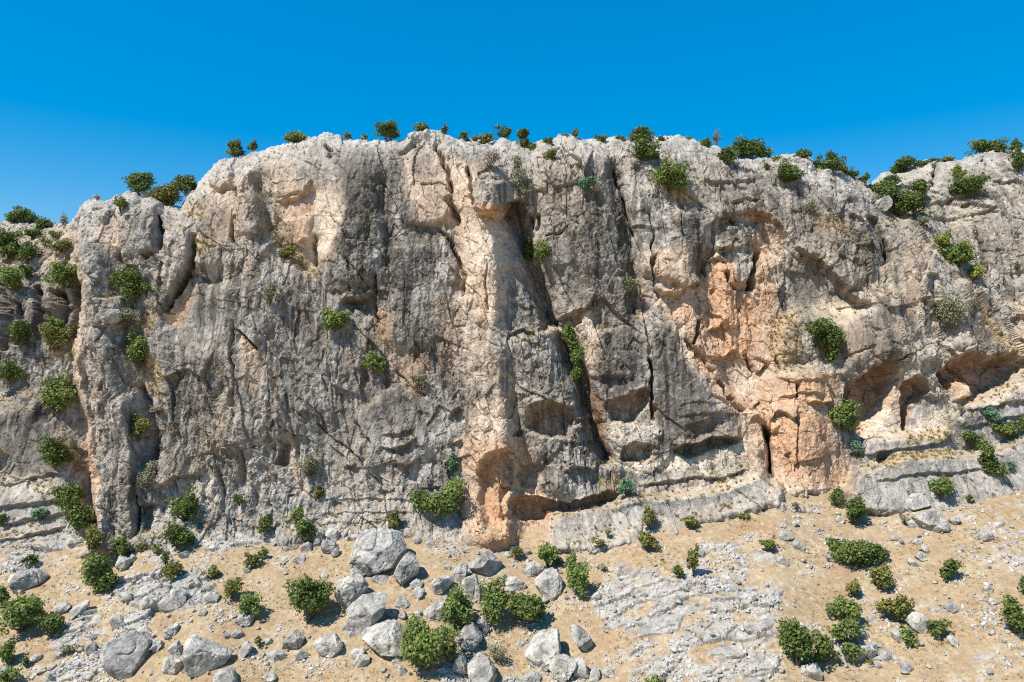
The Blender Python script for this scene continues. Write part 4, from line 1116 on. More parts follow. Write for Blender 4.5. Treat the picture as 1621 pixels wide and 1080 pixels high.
 (E(845,150,880,135,930,180,920,215,870,190), 'small block at the lower left of the right cluster'),
 (E(1000,60,1050,40,1090,60,1080,105,1030,105), 'dark rounded boulder right of the upper block in the right cluster'),
 (E(110,250,150,205,200,240,190,275,140,275), 'rounded white stone, upper one of two on the open right slope'),
 (E(195,290,220,260,270,295,260,320,205,325), 'rounded white stone just below and right of its twin on the open slope'),
 (E(110,370,140,345,180,380,160,420,115,405), 'egg-shaped white stone standing alone below the two rounded white stones'),
 (E(385,365,420,330,450,360,440,390,400,390), 'white stone at the left end of the wide low bush'),
 (E(1260,240,1290,210,1335,230,1340,265,1300,285,1265,265), 'solitary round stone on the bare right slope'),
 (E(875,270,910,250,940,270,920,300,890,295), 'topmost of four stones lying in a slanting row'),
 (E(930,310,960,290,990,330,970,355), 'second from the top of four stones lying in a slanting row'),
 (E(900,350,930,330,965,360,940,390,905,385), 'third from the top of four stones lying in a slanting row'),
 (E(855,380,880,365,925,405,910,430,870,415), 'lowest of four stones lying in a slanting row'),
 (E(850,740,890,680,960,680,990,740,985,800,930,805), 'white cube-like boulder between two bushes on the right slope'),
 (E(760,790,800,770,830,810,820,860,775,850), 'smooth grey stone left of the small bush by the cube-like boulder'),
 (E(1085,820,1110,800,1145,850,1130,880,1095,850), 'oblong white stone below and right of the cube-like boulder'),
 (E(560,880,630,850,690,880,660,935,590,930), 'broad low boulder touching the right end of the big lower right bush'),
 (E(690,920,730,880,780,910,750,960,700,955), 'rough boulder right of the broad low one at lower right'),
 (E(245,1020,290,945,350,950,370,1020,330,1065,260,1040), 'white cracked boulder in front of the big lower right bush'),
 (E(810,980,850,950,890,1000,880,1025,820,1010), 'white angular stone near the bottom edge right of the rough boulder'),
 (E(660,980,690,955,705,990,690,1010), 'small stone below the rough boulder at lower right'),
 (E(1440,740,1490,725,1516,760,1480,785), 'pale blue-grey stone set in the bush at the right edge'),
 (E(1470,800,1516,790,1530,820,1516,830,1480,820), 'flat stone under the bush at the right edge'),
 (E(440,145,465,115,490,150,470,175), 'small white stone left of the leafy bush at the right cliff foot'),
 (E(1050,640,1100,610,1150,650,1120,690,1070,660), 'knobbly pale stone uphill right of the cube-like boulder'),
 (E(975,660,1010,645,1040,680,1000,690), 'small pale stone between the cube-like boulder and the knobbly one'),
 (E(1300,610,1350,600,1380,630,1330,640), 'low pale stone, lower of two by the right edge of the slope'),
 (E(1270,550,1310,520,1350,540,1300,570), 'low dark-sided stone, upper of two by the right edge of the slope'),
 (E(620,710,650,695,680,730,650,745), 'round little stone right of the tall bush column'),
 (E(100,1000,130,980,160,1015,130,1030), 'small grey stone left of the white cracked boulder'),
 (E(1090,150,1130,120,1160,150,1110,185), 'brownish stone right of the large squarish block'),
 (E(740,250,790,230,820,255,780,275), 'low stone uphill of the slanting row of four'),
 (E(1220,310,1245,290,1270,305,1240,330), 'small white stone below left of the solitary round stone'),
 (E(430,260,470,245,500,280,460,295), 'pale stone behind the left part of the wide low bush'),
 (E(765,940,790,925,810,950,790,970), 'little white stone right of the rough boulder'),
 (E(190,170,215,150,235,170,210,195), 'small grey stone uphill of the two rounded white stones'),
 (E(310,105,340,90,355,110,330,122), 'flat dark stone left of the leafy bush at the right cliff foot'),
 (E(340,60,370,45,380,70,350,75), 'small stone right under the orange tower'),
 (E(560,790,590,770,630,800,620,840,580,840), 'bluish stone in the shade right of the tall bush column'),
 (G(0,180,3,445,960,470,915,540,912,570,940,565,985,510,1010,460,1005), 'rounded block perched on a ledge of the left pillar'),
 (G(0,180,3,660,375,685,360,708,370,705,395,670,402), 'white block on the cliff top between two trees'),
 (G(1200,180,3,552,400,575,378,612,385,628,410,618,448,588,462,560,440), 'rounded boulder in the gully below the cliff top trees'),
]
for i, (pl_, lb_) in enumerate(BOULDERS):
    add_boulder(pl_, lb_, 11 + i)

# loose stones: a few shapes, many copies, each one its own object
rng = random.Random(5)
STONES = []
for k in range(8):
    rs = np.random.RandomState(900 + k)
    a_ = np.linspace(-math.pi, math.pi, 25); r_ = 1 + 0.25 * rs.normal(size=25).cumsum() / 3; r_[-1] = r_[0]; r_ = np.clip(r_, 0.6, 1.4)
    p, f = boulder_shape(lambda th: np.interp(th, a_, r_), 2.0, 2.0, 0.85, 900 + k, 3)
    p[:, 2] *= 0.7; p[:, 2] -= p[:, 2].min() * 0.6
    me = bpy.data.meshes.new('stone'); fill_mesh(me, p, f); me.materials.append(boulder_mat); STONES.append(me)
ZONES = [  # photo region, count, size range in px, label
    ((20, 880, 240, 1075), 30, (7, 20), 'small loose grey stone among the outcrops at lower left'),
    ((240, 900, 430, 1075), 26, (6, 17), 'small loose stone on tan soil between the wedge boulder and the round bush'),
    ((400, 860, 560, 930), 18, (4, 9), 'small loose stone on the slope below the small rock heap'),
    ((400, 1000, 700, 1075), 24, (4, 10), 'small loose stone on bare soil at the bottom, below the boulder pile'),
    ((560, 930, 900, 1010), 30, (7, 22), 'small rubble stone between the boulders of the central pile'),
    ((700, 855, 960, 900), 20, (4, 9), 'small loose stone at the foot of the orange alcove'),
    ((850, 900, 980, 1075), 18, (4, 10), 'small loose stone left of the bedrock pavement'),
    ((980, 850, 1230, 1070), 26, (5, 12), 'small loose stone lying on the bedrock pavement'),
    ((1230, 800, 1480, 900), 34, (4, 10), 'small white stone strewn on the slope below the orange tower'),
    ((1250, 900, 1620, 1075), 46, (4, 11), 'small white stone strewn over the lower right slope'),
    ((1480, 800, 1620, 900), 20, (4, 9), 'small stone on the bare slope at the right edge')]
nst = 0
for (x0, y0, x1, y1), n, (s0, s1), lb in ZONES:
    for q in range(n):
        u = rng.uniform(x0, x1); v = rng.uniform(y0, y1)
        if v < np.interp(u, us, vb_s) + 8: v = np.interp(u, us, vb_s) + rng.uniform(8, 40)
        ys = surf(u, v)
        if ys is None: continue
        sz = (s0 + (s1 - s0) * rng.random() ** 2.2) * ys / F / 2
        o = link('stone', STONES[nst % 8]); nst += 1
        p = rp(u, v, ys)
        o.location = (p[0], p[1], p[2] - 0.1 * sz)
        o.scale = (sz * rng.uniform(.8, 1.25), sz * rng.uniform(.8, 1.2), sz * rng.uniform(.7, 1.25))
        o.rotation_euler = (rng.uniform(-.3, .3), rng.uniform(-.3, .3), rng.uniform(0, 6.28))
        o['label'] = lb; o['category'] = 'stone'; o['group'] = lb.replace('small ', 'small ').replace(' stone', ' stones', 1)

# gravel too small to pick apart
rs = np.random.RandomState(3)
cand = np.nonzero((GV.ravel() < 1090) & (GU.ravel() > -10) & (GU.ravel() < 1630) & (GV.ravel() > np.repeat(gvb[None, :], len(GV), 0).ravel() + 2))[0]
wgt = np.clip(0.1 + 2.2 * patch[cand] + 1.6 * gsm[cand] + 0.5 * OUT[cand], 0.015, 3) ** 1.6
pick = rs.choice(cand, 7500, p=wgt / wgt.sum(), replace=False)
octa = np.array([(1, 0, 0), (-1, 0, 0), (0, 1, 0), (0, -1, 0), (0, 0, .8), (0, 0, -.8)], f32)
of = np.array([(0, 2, 4), (2, 1, 4), (1, 3, 4), (3, 0, 4), (2, 0, 5), (1, 2, 5), (3, 1, 5), (0, 3, 5)], np.int32)
n = len(pick)
sz = 0.035 + 0.13 * rs.rand(n) ** 2.5
V_ = octa[None] * (1 + 0.35 * rs.normal(size=(n, 6, 1))) * sz[:, None, None] * rs.uniform(.7, 1.3, (n, 1, 3))
an = rs.rand(n) * 6.28
ca, sa = np.cos(an)[:, None], np.sin(an)[:, None]
V_ = np.stack([V_[..., 0] * ca - V_[..., 1] * sa, V_[..., 0] * sa + V_[..., 1] * ca, V_[..., 2]], -1) + gd_[pick][:, None, :]
me = bpy.data.meshes.new('gravel'); fill_mesh(me, V_.reshape(-1, 3), (of[None] + (np.arange(n) * 6)[:, None, None]).reshape(-1, 3))
tone = np.repeat(np.clip(rs.normal(0.43, 0.10, n), .2, .65), 6)
set_col(me, tone[:, None] * np.array([[1.03, .97, .88]]))
me.materials.append(ground_mat)
gv_o = link('gravel', me); gv_o['kind'] = 'stuff'; gv_o['label'] = 'pale gravel strewn over the tan slope'; gv_o['category'] = 'gravel'
# ------------------------------------------------------------------ plants
def leaf_material(name, rough=0.55, trans=0.3):
    m, nt, b, out = mat_new(name)
    at = nt.nodes.new('ShaderNodeAttribute'); at.attribute_name = 'Col'
    nt.links.new(at.outputs['Color'], b.inputs['Base Color'])
    b.inputs['Roughness'].default_value = rough; b.inputs['Specular IOR Level'].default_value = 0.25
    tr = nt.nodes.new('ShaderNodeBsdfTranslucent'); nt.links.new(at.outputs['Color'], tr.inputs['Color'])
    mixs = nt.nodes.new('ShaderNodeMixShader'); mixs.inputs[0].default_value = trans
    nt.links.new(b.outputs[0], mixs.inputs[1]); nt.links.new(tr.outputs[0], mixs.inputs[2]); nt.links.new(mixs.outputs[0], out.inputs[0])
    return m
leaf_mat = leaf_material('leaves')
straw_mat = leaf_material('dry_grass_blades', 0.8, 0.35)
bark_mat, nt_, b_, o_ = mat_new('bark')
tc_ = nt_.nodes.new('ShaderNodeTexCoord'); nz_ = noise_node(nt_, tc_.outputs['Object'], 14, 4)
rm_ = ramp(nt_, nz_.outputs['Fac'], [(0.3, (.07, .05, .035)), (0.7, (.20, .165, .13))]); nt_.links.new(rm_.outputs[0], b_.inputs['Base Color'])

TONES = {'oak': ((.040, .066, .018), (.088, .120, .034)), 'bright': ((.060, .092, .026), (.122, .166, .048)), 'lime': ((.105, .140, .028), (.200, .235, .055)),
         'grey': ((.085, .098, .060), (.165, .175, .115)), 'blue': ((.042, .092, .058), (.095, .165, .105)), 'olive': ((.070, .082, .024), (.135, .145, .045)),
         'twig': ((.16, .145, .125), (.27, .25, .22))}

def tube(P, R, sides=5):
    """Tapered tube along points -> verts, quads."""
    P = np.array(P, float); vs = []; fs = []
    for i, (p, r) in enumerate(zip(P, R)):
        t = P[min(i + 1, len(P) - 1)] - P[max(i - 1, 0)]; t /= np.linalg.norm(t) + 1e-9
        a = np.cross(t, (0.3, 0.9, 0.1)); a /= np.linalg.norm(a) + 1e-9; b = np.cross(t, a)
        for k in range(sides):
            q = 2 * math.pi * k / sides
            vs.append(p + r * (math.cos(q) * a + math.sin(q) * b))
    for i in range(len(P) - 1):
        for k in range(sides):
            k2_ = (k + 1) % sides
            fs.append((i * sides + k, i * sides + k2_, (i + 1) * sides + k2_, (i + 1) * sides + k))
    return np.array(vs, f32), np.array(fs, np.int32)

def leaves(rs, centres, radii, n, size, tone, sparse=False):
    """Leaf blades spread through overlapping clumps; returns verts, quads, colours."""
    vol = np.prod(radii, axis=1) ** 0.67
    cid = rs.choice(len(centres), n, p=vol / vol.sum())
    d = rs.normal(size=(n, 3)); d /= np.linalg.norm(d, axis=1, keepdims=True)
    r = rs.uniform(0.25, 1.0, n) ** (0.55 if sparse else 0.33) * (1 + 0.16 * rs.normal(size=n))
    p = centres[cid] + d * r[:, None] * radii[cid]
    nrm = d * 0.6 + rs.normal(size=(n, 3)) * 0.55 + np.array([0, 0, 0.45]); nrm /= np.linalg.norm(nrm, axis=1, keepdims=True)
    t = np.cross(nrm, rs.normal(size=(n, 3))); t /= np.linalg.norm(t, axis=1, keepdims=True)
    b = np.cross(nrm, t)
    s = size * rs.uniform(0.6, 1.35, n)[:, None]
    L_ = s * 0.62; W_ = s * 0.40
    V = np.stack([p - t * L_, p + b * W_ - t * L_ * 0.1, p + t * L_, p - b * W_ - t * L_ * 0.1], 1)
    lo, hi = np.array(tone[0]) * np.array([1.45, 1.35, 1.3]), np.array(tone[1]) * np.array([2.2, 2.05, 1.85])
    clump = rs.rand(len(centres))
    k = np.clip(0.55 * clump[cid] + 0.45 * rs.rand(n), 0, 1)
    c = lo + (hi - lo) * k[:, None]
    dryk = rs.rand(n) < 0.03
    c[dryk] = c[dryk] * np.array([1.7, 1.25, 0.9])
    q = np.arange(n * 4).reshape(n, 4)
    return V.reshape(-1, 3), q, np.repeat(c, 4, 0)

def bush(u, v, w, h, kind, label, name='bush', cat='bush', where='face', lobes=None, seed=0, dense=1.0):
    """A bush or small tree whose crown fills a w x h pixel box round (u, v); it roots on the rock or soil below it."""
    rs = np.random.RandomState(1000 + seed)
    vbase = v + 0.44 * h
    if where == 'crest':
        vc = vbase
        while surf(u, vc, 1) is None and vc < 420: vc += 3
        yA = surf(u, vc) + 0.5; vbase = vc + 4
        bot = max(v + 0.5 * h, vbase); v, h = (v - 0.5 * h + bot) / 2, bot - v + 0.5 * h
    else:
        yA = surf(u, vbase) or surf(u, vbase + 10, 3) or 52.0
    s = yA / F
    W, H = w * s, h * s
    base = np.array(rp(u, vbase, yA))
    yc = yA + (0.3 if where == 'crest' else (-0.12 * W if where == 'face' else -0.05 * W))
    if where == 'face':
        yw = surf(u, v)
        if yw: yc = min(yc, yw - 0.12 * W)
    cen = np.array(rp(u, v, yc)) - base
    root = bpy.data.objects.new(name, None); SC.collection.objects.link(root)
    root.empty_display_size = 0.3; root.location = base
    root['label'] = label; root['category'] = cat
    root['group'] = {'crest': 'bushes and trees along the cliff top', 'face': 'bushes growing on the cliff face', 'slope': 'bushes scattered on the slope'}[where]
    dep = min(W, max(H, 0.8 * W)) * 0.5
    cs, rr = [], []
    if lobes is None:
        nl = int(np.clip(8 + 5 * W * H, 9, 42))
        half = np.array([W / 2, dep, H / 2])
        # a few leading branches, each with clumps of shrinking size towards its tip: a ragged outline with gaps
        nb = int(np.clip(5 + W * 2, 6, 12))
        tips = []
        for q in range(nb):
            a_ = 2 * math.pi * (q + rs.uniform(-.3, .3)) / nb
            el = rs.uniform(-0.9, 1.25)
            tips.append(np.array([math.cos(a_) * math.cos(el), math.sin(a_) * math.cos(el), math.sin(el)]) * rs.uniform(0.65, 1.32))
        for q in range(nl):
            tp_ = tips[rs.randint(nb)]; t_ = rs.uniform(0.1, 1.0)
            d = tp_ * t_ + rs.normal(size=3) * 0.13
            d[2] = max(d[2], -0.9)
            k = (0.48 - 0.28 * t_) * rs.uniform(0.75, 1.25)
            cs.append(cen + d * half * (1 - 0.45 * k)); rr.append(half * k * rs.uniform(.8, 1.2, 3) + 0.04)
    else:
        for (fu_, fv_, fw_, fh_) in lobes:
            for q in range(4):
                d = rs.uniform(-1, 1, 3) * 0.55
                rad = np.array([fw_ * W / 2, min(fw_ * W, 1.3 * fh_ * H) / 2, fh_ * H / 2])
                k = rs.uniform(0.45, 0.65)
                cs.append(cen + np.array([fu_ * W / 2, 0, -fv_ * H / 2]) + d * rad); rr.append(rad * k * rs.uniform(.85, 1.15, 3) + 0.04)
    cs, rr = np.array(cs), np.array(rr)
    sparse = kind in ('grey', 'twig')
    area = math.pi / 4 * W * H
    n = int(np.clip(520 * area * dense * (0.55 if sparse else 1.0), 140, 5200))
    size = (0.11 if sparse else 0.138) * (0.85 + 0.15 * min(W, 3))
    V, q, c = leaves(rs, cs, rr, n, size, TONES[kind], sparse)
    me = bpy.data.meshes.new('crown'); fill_mesh(me, V, q); set_col(me, c); me.materials.append(leaf_mat)
    link('crown', me, root)
    # stems: from the root to the clumps
    vs, fs, off = [], [], 0
    order = rs.permutation(len(cs))[:min(len(cs), 7)]
    for j in order:
        e_ = cs[j]; m1 = e_ * 0.45 + rs.normal(size=3) * 0.06 * W; m1[2] = max(m1[2], 0.1 * H)
        st = np.array([0, 0, -0.08]); r0 = 0.022 * W + 0.018
        a_, f_ = tube([st, m1 * 0.5 + st * 0.5, m1, e_], [r0, r0 * .8, r0 * .55, r0 * .2])
        vs.append(a_); fs.append(f_ + off); off += len(a_)
    me = bpy.data.meshes.new('stem'); fill_mesh(me, np.concatenate(vs), np.concatenate(fs)); me.materials.append(bark_mat)
    link('stem', me, root)
    return root

TREE = ('tree', 'tree')
PL = [
 # --- cliff top: u, v, w, h, tone, label
 (38,341,54,28,'oak','crest','wide dark tree at the left end of the skyline'), (70,353,36,24,'oak','crest','low dark bush just right of the wide skyline tree at far left'),
 (100,346,18,26,'grey','crest','thin sparse grey-blue shrub left of the main cliff edge'), (222,288,58,44,'oak','crest','big round tree on the left shoulder of the cliff top'),
 (264,308,56,40,'olive','crest','broad olive-green bush in front of the trees on the left shoulder'), (293,290,52,32,'oak','crest','dark tree right of the big round one on the left shoulder'),
 (190,322,26,26,'oak','face','small bush in a notch at the top of the left pillar'), (154,311,14,10,'twig','crest','tiny bare twiggy shrub on top of the left pillar'),
 (374,238,34,30,'oak','crest','small tree on the rising left crest, its top uneven'), (402,231,20,16,'oak','crest','little bush touching the right side of the small tree on the left crest'),
 (468,217,50,20,'bright','crest','low flat-topped bush on the crest left of centre'), (577,216,14,8,'olive','crest','tiny bush left of the tallest tree on the crest'),
 (617,207,44,32,'oak','crest','tallest dark tree on the crest, left of the arched crack'), (669,202,36,18,'bright','crest','light green bush above the arched crack on the crest'),
 (703,206,14,17,'oak','crest','small round bush right of the light green one on the crest'), (734,215,22,17,'oak','crest','little dark bush above the buttress, left of the pair'),
 (767,219,30,22,'olive','crest','olive bush above the head of the tan buttress'), (799,212,32,22,'oak','crest','dark bush right of the olive one above the buttress'),
 (836,222,40,38,'oak','crest','two-part dark bush spilling over the crest right of the buttress'), (867,224,20,20,'oak','crest','small conical bush right of the two-part one'),
 (872,244,28,18,'olive','face','low bush on the wall just below the small conical crest bush'), (911,210,14,15,'oak','crest','tiny upright sapling on the crest right of centre'),
 (896,213,16,6,'olive','crest','flat tuft left of the tiny sapling'), (952,220,18,22,'oak','crest','narrow pointed bush on the crest, left of the large double tree'),
 (1014,213,48,28,'oak','crest','upper crown of the large double tree on the crest'), (1022,238,52,36,'oak','face','lower bush under the large double tree'),
 (1063,280,64,50,'bright','face','big round bright green bush below the crest, dry grass under it'), (928,291,42,26,'blue','face','bluish-green bush on the upper wall left of the dark stripe'),
 (826,279,32,66,'grey','face','long grey-green shrub hanging right of the buttress head'), (1118,227,22,24,'oak','crest','dark small bush left of the sparse sapling on the crest'),
 (1134,217,20,22,'grey','crest','sparse sapling against the sky right of the double tree'), (1153,246,30,38,'oak','face','dark bush below left of the wide pine-like crest tree'),
 (1186,232,56,38,'oak','crest','wide pine-like tree on the crest where it starts to fall'), (1214,264,14,10,'olive','face','tiny bush right below the wide pine-like tree'),
 (1246,272,46,38,'oak','face','dark spreading bush on the sloping crest, below the pale knob'), (1270,244,32,20,'oak','crest','flat dark bush behind the pale knob on the falling crest'),
 (1316,258,44,36,'oak','crest','large dark bush on the falling crest right of the pale knob'), (1348,276,26,20,'oak','crest','small dark bush at the low end of the falling crest'),
 (1285,326,28,28,'grey','face','grey-green shrub on the open wall under the falling crest'), (1393,298,52,28,'oak','crest','upper dark bush in the notch between the two cliffs'),
 (1424,320,72,44,'oak','face','largest bush in the notch between the two cliffs'), (1456,300,36,40,'oak','face','round bush at the right side of the notch'),
 (1438,261,54,26,'oak','crest','two-crowned tree on the skyline above the notch'), (1498,251,26,9,'olive','crest','low tuft on the right skyline'),
 (1559,231,52,24,'oak','crest','wide tree on the skyline at far right'), (1608,231,26,20,'oak','crest','tree at the right end of the skyline'), (1612,254,24,42,'oak','face','dark bush under the last skyline tree at the right edge'),
 (1533,295,64,38,'oak','face','spreading dark bush below the right skyline'), (1516,273,22,24,'lime','face','small yellow-green bush above the spreading dark one at right'),
 (1492,380,36,26,'lime','face','yellow-green bush at the top of the right-hand gully'), (1521,402,52,44,'bright','face','full green bush in the middle of the right-hand gully'), (1545,428,30,30,'lime','face','lime green lowest bush of the right-hand gully'),
 (1501,495,48,76,'grey','face','tall grey-green shrub in the cleft of the right wall'), (1611,421,8,18,'oak','face','tiny dark bush on the wall at the right edge'),
 (1302,536,58,66,'oak','face','dark leaning bush above the orange tower'), (1335,658,60,54,'bright','face','light green bush left of the first cave mouth'), (1357,708,26,28,'blue','face','blue-green shrub below the light green bush by the cave'),
 (1522,648,16,14,'grey','face','small grey shrub on the ledge under the right cave'), (1570,656,28,24,'blue','face','blue-green shrub on the right terraces'),
 (1594,678,54,28,'oak','face','wide dark bush on the right terraces'), (1537,694,32,36,'oak','face','round dark bush on the terrace below the right cave'), (1572,724,40,50,'oak','face','two-part dark bush on the lowest right terrace'),
 (1601,736,16,14,'blue','face','small blue-green tuft at the right terrace edge'), (1617,668,10,44,'oak','face','tall bush cut by the right edge on the terraces'), (1497,688,26,11,'grey','face','low grey cushion on the ledge below the caves'),
 (1232,251,26,12,'olive','crest','low tuft on the falling crest left of the pale knob'), (1296,262,26,16,'oak','crest','dark tuft between the pale knob and the large dark crest bush'), (1332,268,26,16,'oak','crest','bush filling the rim right of the large dark crest bush'),
 (1366,284,26,18,'oak','crest','last rim bush before the notch'), (1410,286,36,22,'oak','crest','rim bush on the skyline right behind the notch'), (1478,257,26,12,'oak','crest','small skyline bush between the two-crowned tree and the low tuft'), (1584,234,26,16,'oak','crest','small skyline tree between the two at far right'),
 (550,214,18,8,'olive','crest','flat olive tuft on the crest left of the tallest tree'), (980,219,22,10,'oak','crest','low tuft on the crest left of the double tree'), (1046,219,20,9,'olive','crest','low tuft on the crest right of the double tree'), (1090,218,16,8,'olive','crest','flat tuft on the crest further right of the double tree'),
 (752,221,16,12,'olive','crest','tiny tuft on the crest between the buttress bushes'), (18,346,26,16,'oak','crest','small skyline bush at the very left edge'),
 # --- cliff face
 (12,386,48,50,'oak','face','dark bush at the left edge below the far skyline'), (44,400,32,38,'oak','face','bush right of the dark one on the far left slope'), (50,368,38,16,'oak','face','low bush on the white rocks at far left'),
 (85,370,20,11,'olive','face','small low bush on dry grass at far left'), (73,381,18,10,'olive','face','tiny bush on white rock at far left'), (97,388,38,24,'olive','face','loose olive bush against the left cliff edge'),
 (101,436,56,46,'bright','face','big green bush touching the left edge of the main cliff'), (20,438,42,44,'bright','face','light green bush among the far left pinnacles'), (41,430,26,22,'oak','face','dark bush behind the light green one at far left'),
 (88,511,30,22,'bright','face','upper green bush in the far left bay'), (86,536,46,46,'olive','face','yellowish bush in the far left bay'), (32,524,34,56,'oak','face','dark drooping bush between the far left pinnacles'), (114,521,16,20,'olive','face','small bush right of the yellowish one in the far left bay'),
 (16,588,46,44,'bright','face','light green bush cut by the left edge, halfway down'), (92,627,72,54,'bright','face','wide green bush on the far left ledge'), (88,716,50,54,'oak','face','loose dark bush on the smooth wall at far left'),
 (209,447,70,58,'oak','face','large dark round bush high on the left pillar'), (196,500,56,44,'grey','face','sparse grey-green shrub under the large dark round bush'), (220,555,50,58,'bright','face','green bush in the left gully'),
 (219,678,44,46,'olive','face','round bush halfway down the left gully'), (233,755,36,46,'grey','face','sparse grey bush low in the left gully'), (294,800,44,56,'oak','face','dark upright bush at the foot of the left wall'),
 (281,848,56,44,'oak','slope','dark spreading bush below the upright one at the left foot'), (379,791,20,20,'oak','face','small round bush low on the left wall'), (418,828,28,32,'oak','face','dark bush at the cliff foot left of centre'),
 (110,784,50,42,'oak','face','upper part bush of the long green row at the left foot'), (122,816,56,52,'oak','face','fullest bush of the long green row at the left foot'), (148,853,38,50,'olive','slope','bush below the fullest one in the green row'),
 (63,812,24,24,'blue','face','blue-green shrub on the left slabs'), (3,822,14,20,'oak','face','small bush cut by the left edge on the slabs'),
 (530,507,50,40,'bright','face','airy light green bush left of the small overhang'), (428,462,32,48,'grey','face','sparse grey-green shrub on the wall below the grassy gully'), (597,573,48,34,'bright','face','bright bush below the small overhang'),
 (490,735,40,46,'grey','face','loose grey-green bush right of the small cave hole'), (505,778,22,26,'olive','face','little bush under the loose grey-green one'), (473,815,22,40,'bright','face','slim upper bush at the cliff foot left of the rock heap'),
 (482,838,44,44,'oak','slope','dark bush behind the small rock heap'), (690,786,74,54,'bright','face','broad bright green ivy-like bush at the wall foot left of the buttress'), (716,734,24,36,'blue','face','small shrub above the ivy-like bush'), (623,820,24,36,'olive','face','slim bush at the cliff foot above the largest boulder'),
 (859,394,30,44,'bright','face','light green bush in the upper cleft'), (836,388,20,58,'oak','face','dark narrow bush in the shade of the upper cleft'), (912,556,32,84,'bright','face','long hanging green bush in the lower cleft'),
 (993,771,34,28,'blue','face','round blue-green bush at the right end of the long undercut'), (1000,452,32,36,'grey','face','sparse olive shrub at the end of the dark stripe'), (776,252,50,30,'twig','face','grey dry shrub on top of the buttress'),
 (765,300,0,0,'twig','skip',''), (244,738,30,24,'twig','face','grey bare shrub in the left gully'), (250,645,26,22,'twig','face','grey twiggy shrub beside the round gully bush'), (1160,268,0,0,'twig','skip',''),
 (455,400,34,18,'olive','face','low green patch in the dry grassy gully'), (935,700,14,14,'olive','face','tiny bush by the lower cleft'), (666,604,30,26,'grey','face','grey-green tuft below the red-brown patch'),
 (1006,258,22,22,'twig','face','grey dead shrub under the double tree'), (1460,348,30,16,'grey','face','flat grey shrub below the notch'),
 # --- slope
 (158,908,56,66,'bright','slope','tall bright bush at the lower end of the green row'), (190,866,34,44,'bright','slope','bright bush right behind the tall one of the green row'), (48,884,24,20,'oak','slope','small dark bush above the long low boulder'),
 (228,863,18,12,'olive','slope','tiny cushion bush by the left foot pinnacle'), (246,868,20,14,'olive','slope','brownish small cushion bush right of the tiny one'), (262,886,20,26,'oak','slope','small bush above the pale outcrop'), (271,902,40,26,'olive','slope','low dark bush on the pale outcrop'),
 (36,968,80,66,'bright','slope','wide green bush, left part of the thicket at the left edge'), (82,988,46,40,'oak','slope','dark right end of the thicket at the left edge'), (2,945,24,40,'oak','slope','bush cut by the left edge above the thicket'),
 (11,1034,32,34,'bright','slope','round bush at the left edge below the thicket'), (39,1047,18,14,'oak','slope','tiny dark bush right of the round one at lower left'), (10,1074,42,24,'bright','slope','bush cut off at the lower left corner'), (108,1027,34,14,'grey','slope','flat grey-green herb patch on the left outcrop'),
 (400,886,32,20,'olive','slope','low olive bush on bare soil below the cliff foot, left'), (417,875,20,16,'bright','slope','small bush above right of the low olive one'), (337,904,24,24,'olive','slope','conical little bush on tan soil right of the pale outcrop'),
 (368,930,36,36,'olive','slope','round olive bush above the bush-topped block'), (395,958,40,46,'bright','slope','upright green bush behind the grey block'), (407,1014,16,14,'olive','slope','tiny round bush right of the wedge boulder'),
 (487,949,90,78,'oak','slope','large round dark bush left of the boulder pile'), (722,960,58,76,'bright','slope','bright bush left of the white upright block'), (782,950,52,78,'bright','slope','tall green bush right of the white upright block'),
 (835,962,76,56,'oak','slope','wide dark bush below the egg-shaped boulder'), (668,1020,94,86,'bright','slope','leafy bush right of the wide light grey boulder'), (712,1030,32,40,'olive','slope','olive side bush on the right of the leafy bush'), (786,1032,34,34,'grey','slope','grey-green bush above the smooth leaning slab'),
 (817,872,24,24,'olive','slope','small bush at the foot of the orange alcove, left one'), (866,874,44,44,'bright','slope','bright bush at the foot of the orange alcove, right one'), (905,886,20,26,'bright','slope','top tier of the two-tiered bush right of the alcove'), (914,916,48,54,'bright','slope','wide lower tier of the two-tiered bush'),
 (950,860,20,18,'olive','slope','low bush in front of the slab at the cliff foot'), (962,842,20,16,'grey','face','thin grey twigs on the foot slab'), (1028,820,26,36,'olive','face','upper bush on the slab edge right of centre'), (1025,855,46,30,'olive','slope','lower spreading bush by the slab edge'),
 (1094,828,38,18,'olive','slope','flat olive bush under the foot slab'), (1180,816,22,11,'olive','slope','flat tuft on bare soil at the slab end'), (1217,861,32,22,'oak','slope','small dark bush on the open slope below the orange tower'),
 (1098,890,28,48,'olive','slope','upright bush on the bedrock pavement'), (1075,905,24,22,'oak','slope','round small bush left of the upright one on the pavement'), (1033,1076,28,12,'bright','slope','low green tuft at the bottom edge of the pavement'), (956,898,18,14,'grey','slope','pale grey herb near the pavement top'),
 (1355,872,72,40,'oak','slope','wide low bush on the right slope'), (1322,862,30,20,'bright','slope','left arm of the wide low bush'), (1388,874,30,36,'oak','slope','right lobe of the wide low bush'), (1397,913,44,42,'olive','slope','round bush below the wide low one'),
 (1500,900,36,38,'oak','slope','solitary dark bush on the bare right slope'), (1350,930,28,32,'olive','slope','top of the tall bush column at lower right'), (1342,965,50,52,'bright','slope','middle of the tall bush column at lower right'), (1340,1000,52,42,'bright','slope','foot of the tall bush column at lower right'),
 (1345,1030,42,30,'bright','slope','low bush below the tall column'), (1262,1018,72,76,'oak','slope','big dark bush at lower right behind the white cracked boulder'), (1304,1024,40,56,'oak','slope','dark bush between the big one and the column'),
 (1422,962,54,44,'olive','slope','olive bush left of the cube-like boulder'), (1440,1007,30,34,'bright','slope','small green bush in front of the cube-like boulder'), (1489,992,34,32,'oak','slope','dark bush right of the cube-like boulder'), (1377,1048,10,11,'olive','slope','tiny bush near the bottom right of the column'),
